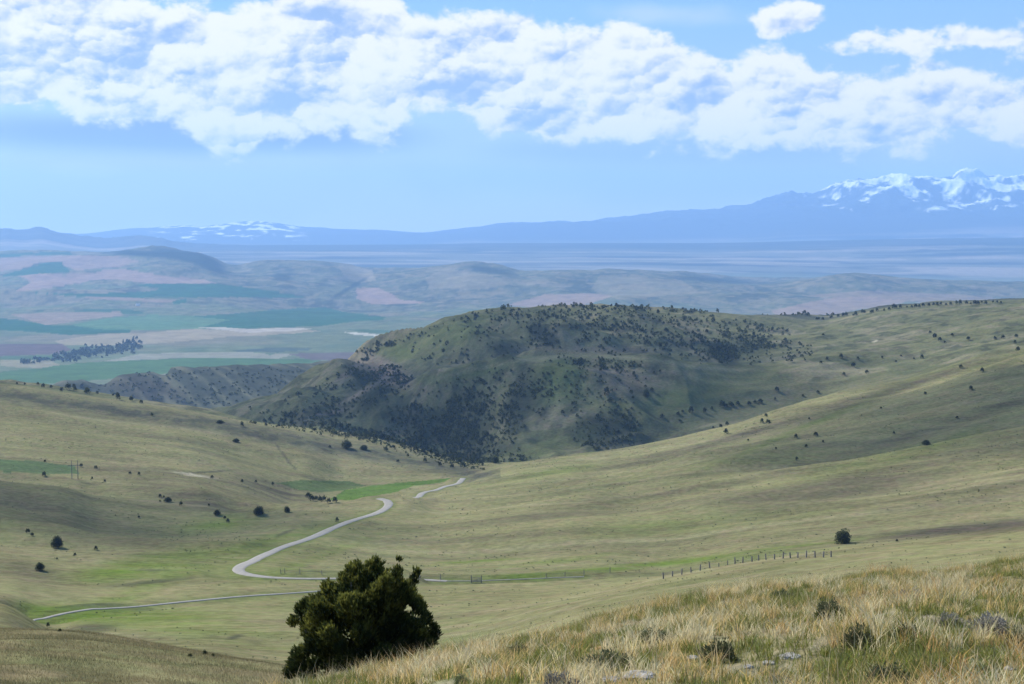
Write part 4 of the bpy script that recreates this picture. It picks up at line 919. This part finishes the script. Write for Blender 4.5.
# ------------------------------------------------------------------ light and sky
SEL, SAZ = math.radians(41), math.radians(-54)
S = Vector((math.sin(SAZ)*math.cos(SEL), math.cos(SAZ)*math.cos(SEL), math.sin(SEL)))
sun = bpy.data.lights.new('sun', 'SUN'); sun.energy = 4.2; sun.angle = math.radians(.5); sun.color = (1, .955, .87)
so = bpy.data.objects.new('sun', sun); COL.objects.link(so); so.rotation_euler = S.to_track_quat('Z', 'Y').to_euler(); so.location = (0, 0, CZ+300)
w = bpy.data.worlds.new('World'); SC.world = w; w.use_nodes = True
nt = NT(w.node_tree); bg = w.node_tree.nodes['Background']; bg.inputs['Strength'].default_value = .08
sky = nt.new('ShaderNodeTexSky', sky_type='NISHITA'); sky.sun_disc = False; sky.sun_elevation = SEL; sky.sun_rotation = SAZ % (2*math.pi); sky.altitude = 1700; sky.air_density = 1.0; sky.dust_density = .3; sky.ozone_density = 2.
#SKY#
dirn = nt.new('ShaderNodeTexCoord').outputs['Generated']
sp = nt.new('ShaderNodeSeparateXYZ'); nt.l.new(dirn, sp.inputs[0])
az = nt.m('ARCTAN2', sp.outputs[0], sp.outputs[1]); el = nt.m('ARCSINE', sp.outputs[2])
def sky_pt(px, py):                       # compass angle and height of a place in the sky
    e = float(e_of_py(py)); t = (px-512)/F/float(k_of_e(e))
    return math.atan(t), math.atan(e/math.sqrt(1+t*t))
def curve(pts):
    n = nt.new('ShaderNodeFloatCurve'); c = n.mapping.curves[0]; n.mapping.use_clip = False
    q = sorted(((sky_pt(*p)[0]+.5)/1.0, sky_pt(*p)[1]/.3) for p in pts)
    for i, (a_, b_) in enumerate(q):
        if i < 2: c.points[i].location = (a_, b_)
        else: c.points.new(a_, b_)
    n.mapping.update(); nt.put(n.inputs['Value'], nt.m('ADD', az, .5))
    return nt.m('MULTIPLY', n.outputs[0], .3)
TOP = curve([(-150,-30),(60,-25),(105,-4),(135,4),(250,3),(300,-8),(385,-4),(412,18),(450,28),(485,24),(560,28),(610,26),(650,38),(690,46),(735,64),(775,50),(805,56),(820,80),(880,80),(930,73),(990,73),(1010,80),(1100,96)])
BOT = curve([(-150,105),(0,100),(60,110),(130,118),(190,134),(212,150),(250,150),(262,128),(330,122),(380,130),(420,112),(455,104),(500,122),(560,135),(620,140),(700,140),(800,138),(860,147),(915,152),(925,140),(960,134),(1010,142),(1100,150)])
def cvec(da=0., de=0., ky=1.5):
    n = nt.new('ShaderNodeCombineXYZ'); nt.put(n.inputs[0], nt.m('ADD', az, da)); nt.put(n.inputs[1], nt.m('MULTIPLY', nt.m('ADD', el, de), ky)); n.inputs[2].default_value = .37
    return n.outputs[0]
def voro(v, sc_, det):
    n = nt.new('ShaderNodeTexVoronoi', voronoi_dimensions='2D', feature='F1'); nt.put(n.inputs['Vector'], v); n.inputs['Scale'].default_value = sc_; n.inputs['Detail'].default_value = det
    n.inputs['Roughness'].default_value = .55; n.inputs['Lacunarity'].default_value = 2.2; n.normalize = True
    return nt.m('SUBTRACT', 1., n.outputs['Distance'])
def billow(v):
    wn = nt.new('ShaderNodeTexNoise'); nt.put(wn.inputs['Vector'], v); wn.inputs['Scale'].default_value = 34; wn.inputs['Detail'].default_value = 4
    wv = nt.new('ShaderNodeVectorMath', operation='MULTIPLY_ADD'); nt.l.new(wn.outputs[1], wv.inputs[0]); wv.inputs[1].default_value = (.022, .022, 0); nt.put(wv.inputs[2], v)
    a_ = nt.noise(v, 15, 9, .58, .3); b_ = nt.noise(v, 70, 6, .65, .2); c_ = voro(wv.outputs[0], 30, 3)
    return nt.m('ADD', nt.m('MULTIPLY', a_, .62), nt.m('ADD', nt.m('MULTIPLY', b_, .16), nt.m('MULTIPLY', nt.m('SUBTRACT', c_, .10), .28)))
N0 = billow(cvec()); N1 = billow(cvec(-.0035, .0045)); N2 = nt.noise(cvec(.2), 9, 4, .5)
sd = nt.m('MINIMUM', nt.m('DIVIDE', nt.m('SUBTRACT', TOP, el), .011), nt.m('DIVIDE', nt.m('SUBTRACT', el, BOT), .010))
sd = nt.m('MAXIMUM', nt.m('MINIMUM', sd, 1.15), -3.)
def ell(px, py, rx, ry, k=1.5):
    a_, e_ = sky_pt(px, py); p = nt.m('DIVIDE', nt.m('SUBTRACT', az, a_), rx/F); q = nt.m('DIVIDE', nt.m('SUBTRACT', el, e_), ry/F)
    r = nt.m('SQRT', nt.m('ADD', nt.m('MULTIPLY', p, p), nt.m('MULTIPLY', q, q)))
    return nt.m('MULTIPLY', nt.m('SUBTRACT', 1., r), k)
for a_ in ((783,22,26,13,1.4),(975,40,85,6,.7),(1080,38,60,14,1.1)): sd = nt.m('MAXIMUM', sd, ell(*a_))
dens = nt.m('ADD', sd, nt.m('MULTIPLY', nt.m('SUBTRACT', N0, .5), 9.))
alpha = nt.ss(dens, -.25, .75)
emb = nt.m('SUBTRACT', N0, N1)
def puffs(sc_, wamp, wsc):
    v = cvec(); wn = nt.new('ShaderNodeTexNoise'); nt.put(wn.inputs['Vector'], v); wn.inputs['Scale'].default_value = wsc; wn.inputs['Detail'].default_value = 6; wn.inputs['Roughness'].default_value = .62
    wv = nt.new('ShaderNodeVectorMath', operation='MULTIPLY_ADD'); nt.l.new(wn.outputs[1], wv.inputs[0]); wv.inputs[1].default_value = (wamp, wamp, 0); nt.put(wv.inputs[2], v)
    n = nt.new('ShaderNodeTexVoronoi', voronoi_dimensions='2D', feature='SMOOTH_F1'); nt.put(n.inputs['Vector'], wv.outputs[0]); n.inputs['Scale'].default_value = sc_; n.inputs['Detail'].default_value = 0; n.inputs['Smoothness'].default_value = .35
    d = nt.new('ShaderNodeVectorMath', operation='SUBTRACT'); nt.l.new(wv.outputs[0], d.inputs[0]); nt.l.new(n.outputs['Position'], d.inputs[1])
    q = nt.new('ShaderNodeVectorMath', operation='DOT_PRODUCT'); nt.l.new(d.outputs[0], q.inputs[0]); q.inputs[1].default_value = (-.5*sc_, .87*sc_, 0)
    return q.outputs['Value']
pf = nt.m('ADD', nt.m('MULTIPLY', puffs(13, .05, 30), .50), nt.m('ADD', nt.m('MULTIPLY', puffs(30, .022, 60), .42), nt.m('MULTIPLY', puffs(70, .010, 120), .28)))
lit = nt.m('ADD', nt.m('ADD', nt.m('MULTIPLY', emb, 4.0), pf), .60)
lit = nt.m('ADD', lit, nt.m('MULTIPLY', nt.m('SUBTRACT', N2, .5), .6))
lit = nt.m('ADD', lit, nt.m('ADD', nt.ss(dens, .2, 2.2, .30, -.15), nt.ss(nt.m('SUBTRACT', el, BOT), -.002, .022, -.22, .10)))
lit = nt.ss(lit, -.05, .95)
UNIT = 1/(2**1.1*.08)
def colr(r, g, b_): return (r*UNIT, g*UNIT, b_*UNIT, 1)
tintm = nt.mix(1., sky.outputs[0], (.92, 1.0, 1.06, 1), 'MULTIPLY')
def band2(px, py, rx, ry, c, k, base, nz=2.2):
    g_ = nt.m('ADD', ell(px, py, rx, ry, 1.6), nt.m('MULTIPLY', nt.m('SUBTRACT', N2, .5), nz))
    return nt.mix(nt.ss(g_, 0., 1.2, 0., k), base, c)
blue = nt.mix(nt.ss(el, .0, .17), colr(.50, .56, .76), colr(.27, .52, .90))
base = nt.mix(.75, tintm, blue)
base = band2(150, 190, 420, 50, colr(.60, .65, .77), .85, base)
base = band2(0, 215, 300, 30, colr(.58, .64, .76), .5, base)
base = band2(700, 175, 420, 45, colr(.42, .55, .80), .6, base)
base = band2(180, 135, 360, 26, colr(.25, .37, .60), 1., base, 1.)
base = band2(640, 150, 260, 18, colr(.34, .49, .76), .6, base, 1.)
base = band2(85, 170, 40, 8, colr(.74, .80, .88), .6, base, 5.)
base = band2(920, 165, 60, 22, colr(.58, .74, .95), .6, base, 3.)
base = band2(650, 15, 70, 16, colr(.62, .78, .96), .7, base, 5.)
cl = nt.mix(lit, colr(.37, .52, .79), colr(1.12, 1.09, 1.05))
fin = nt.mix(alpha, base, cl)
nt.l.new(fin, bg.inputs['Color'])
#ENDSKY#

cam = bpy.data.cameras.new('camera'); cam.sensor_width = 36; cam.lens = 36*F/1024; cam.clip_start = .1; cam.clip_end = 120000
co_ = bpy.data.objects.new('camera', cam); COL.objects.link(co_); co_.location = (0, 0, CZ); co_.rotation_euler = (math.pi/2-PITCH, 0, 0); SC.camera = co_
SC.view_settings.view_transform = 'Standard'; SC.view_settings.look = 'None'; SC.view_settings.exposure = 1.1; SC.view_settings.gamma = 1
SC.cycles.max_bounces = 5; SC.cycles.diffuse_bounces = 2; SC.cycles.transparent_max_bounces = 8; SC.cycles.volume_bounces = 2
SC.cycles.use_denoising = True
print('SCRIPT', round(time.time()-T0, 1), NR, NC)
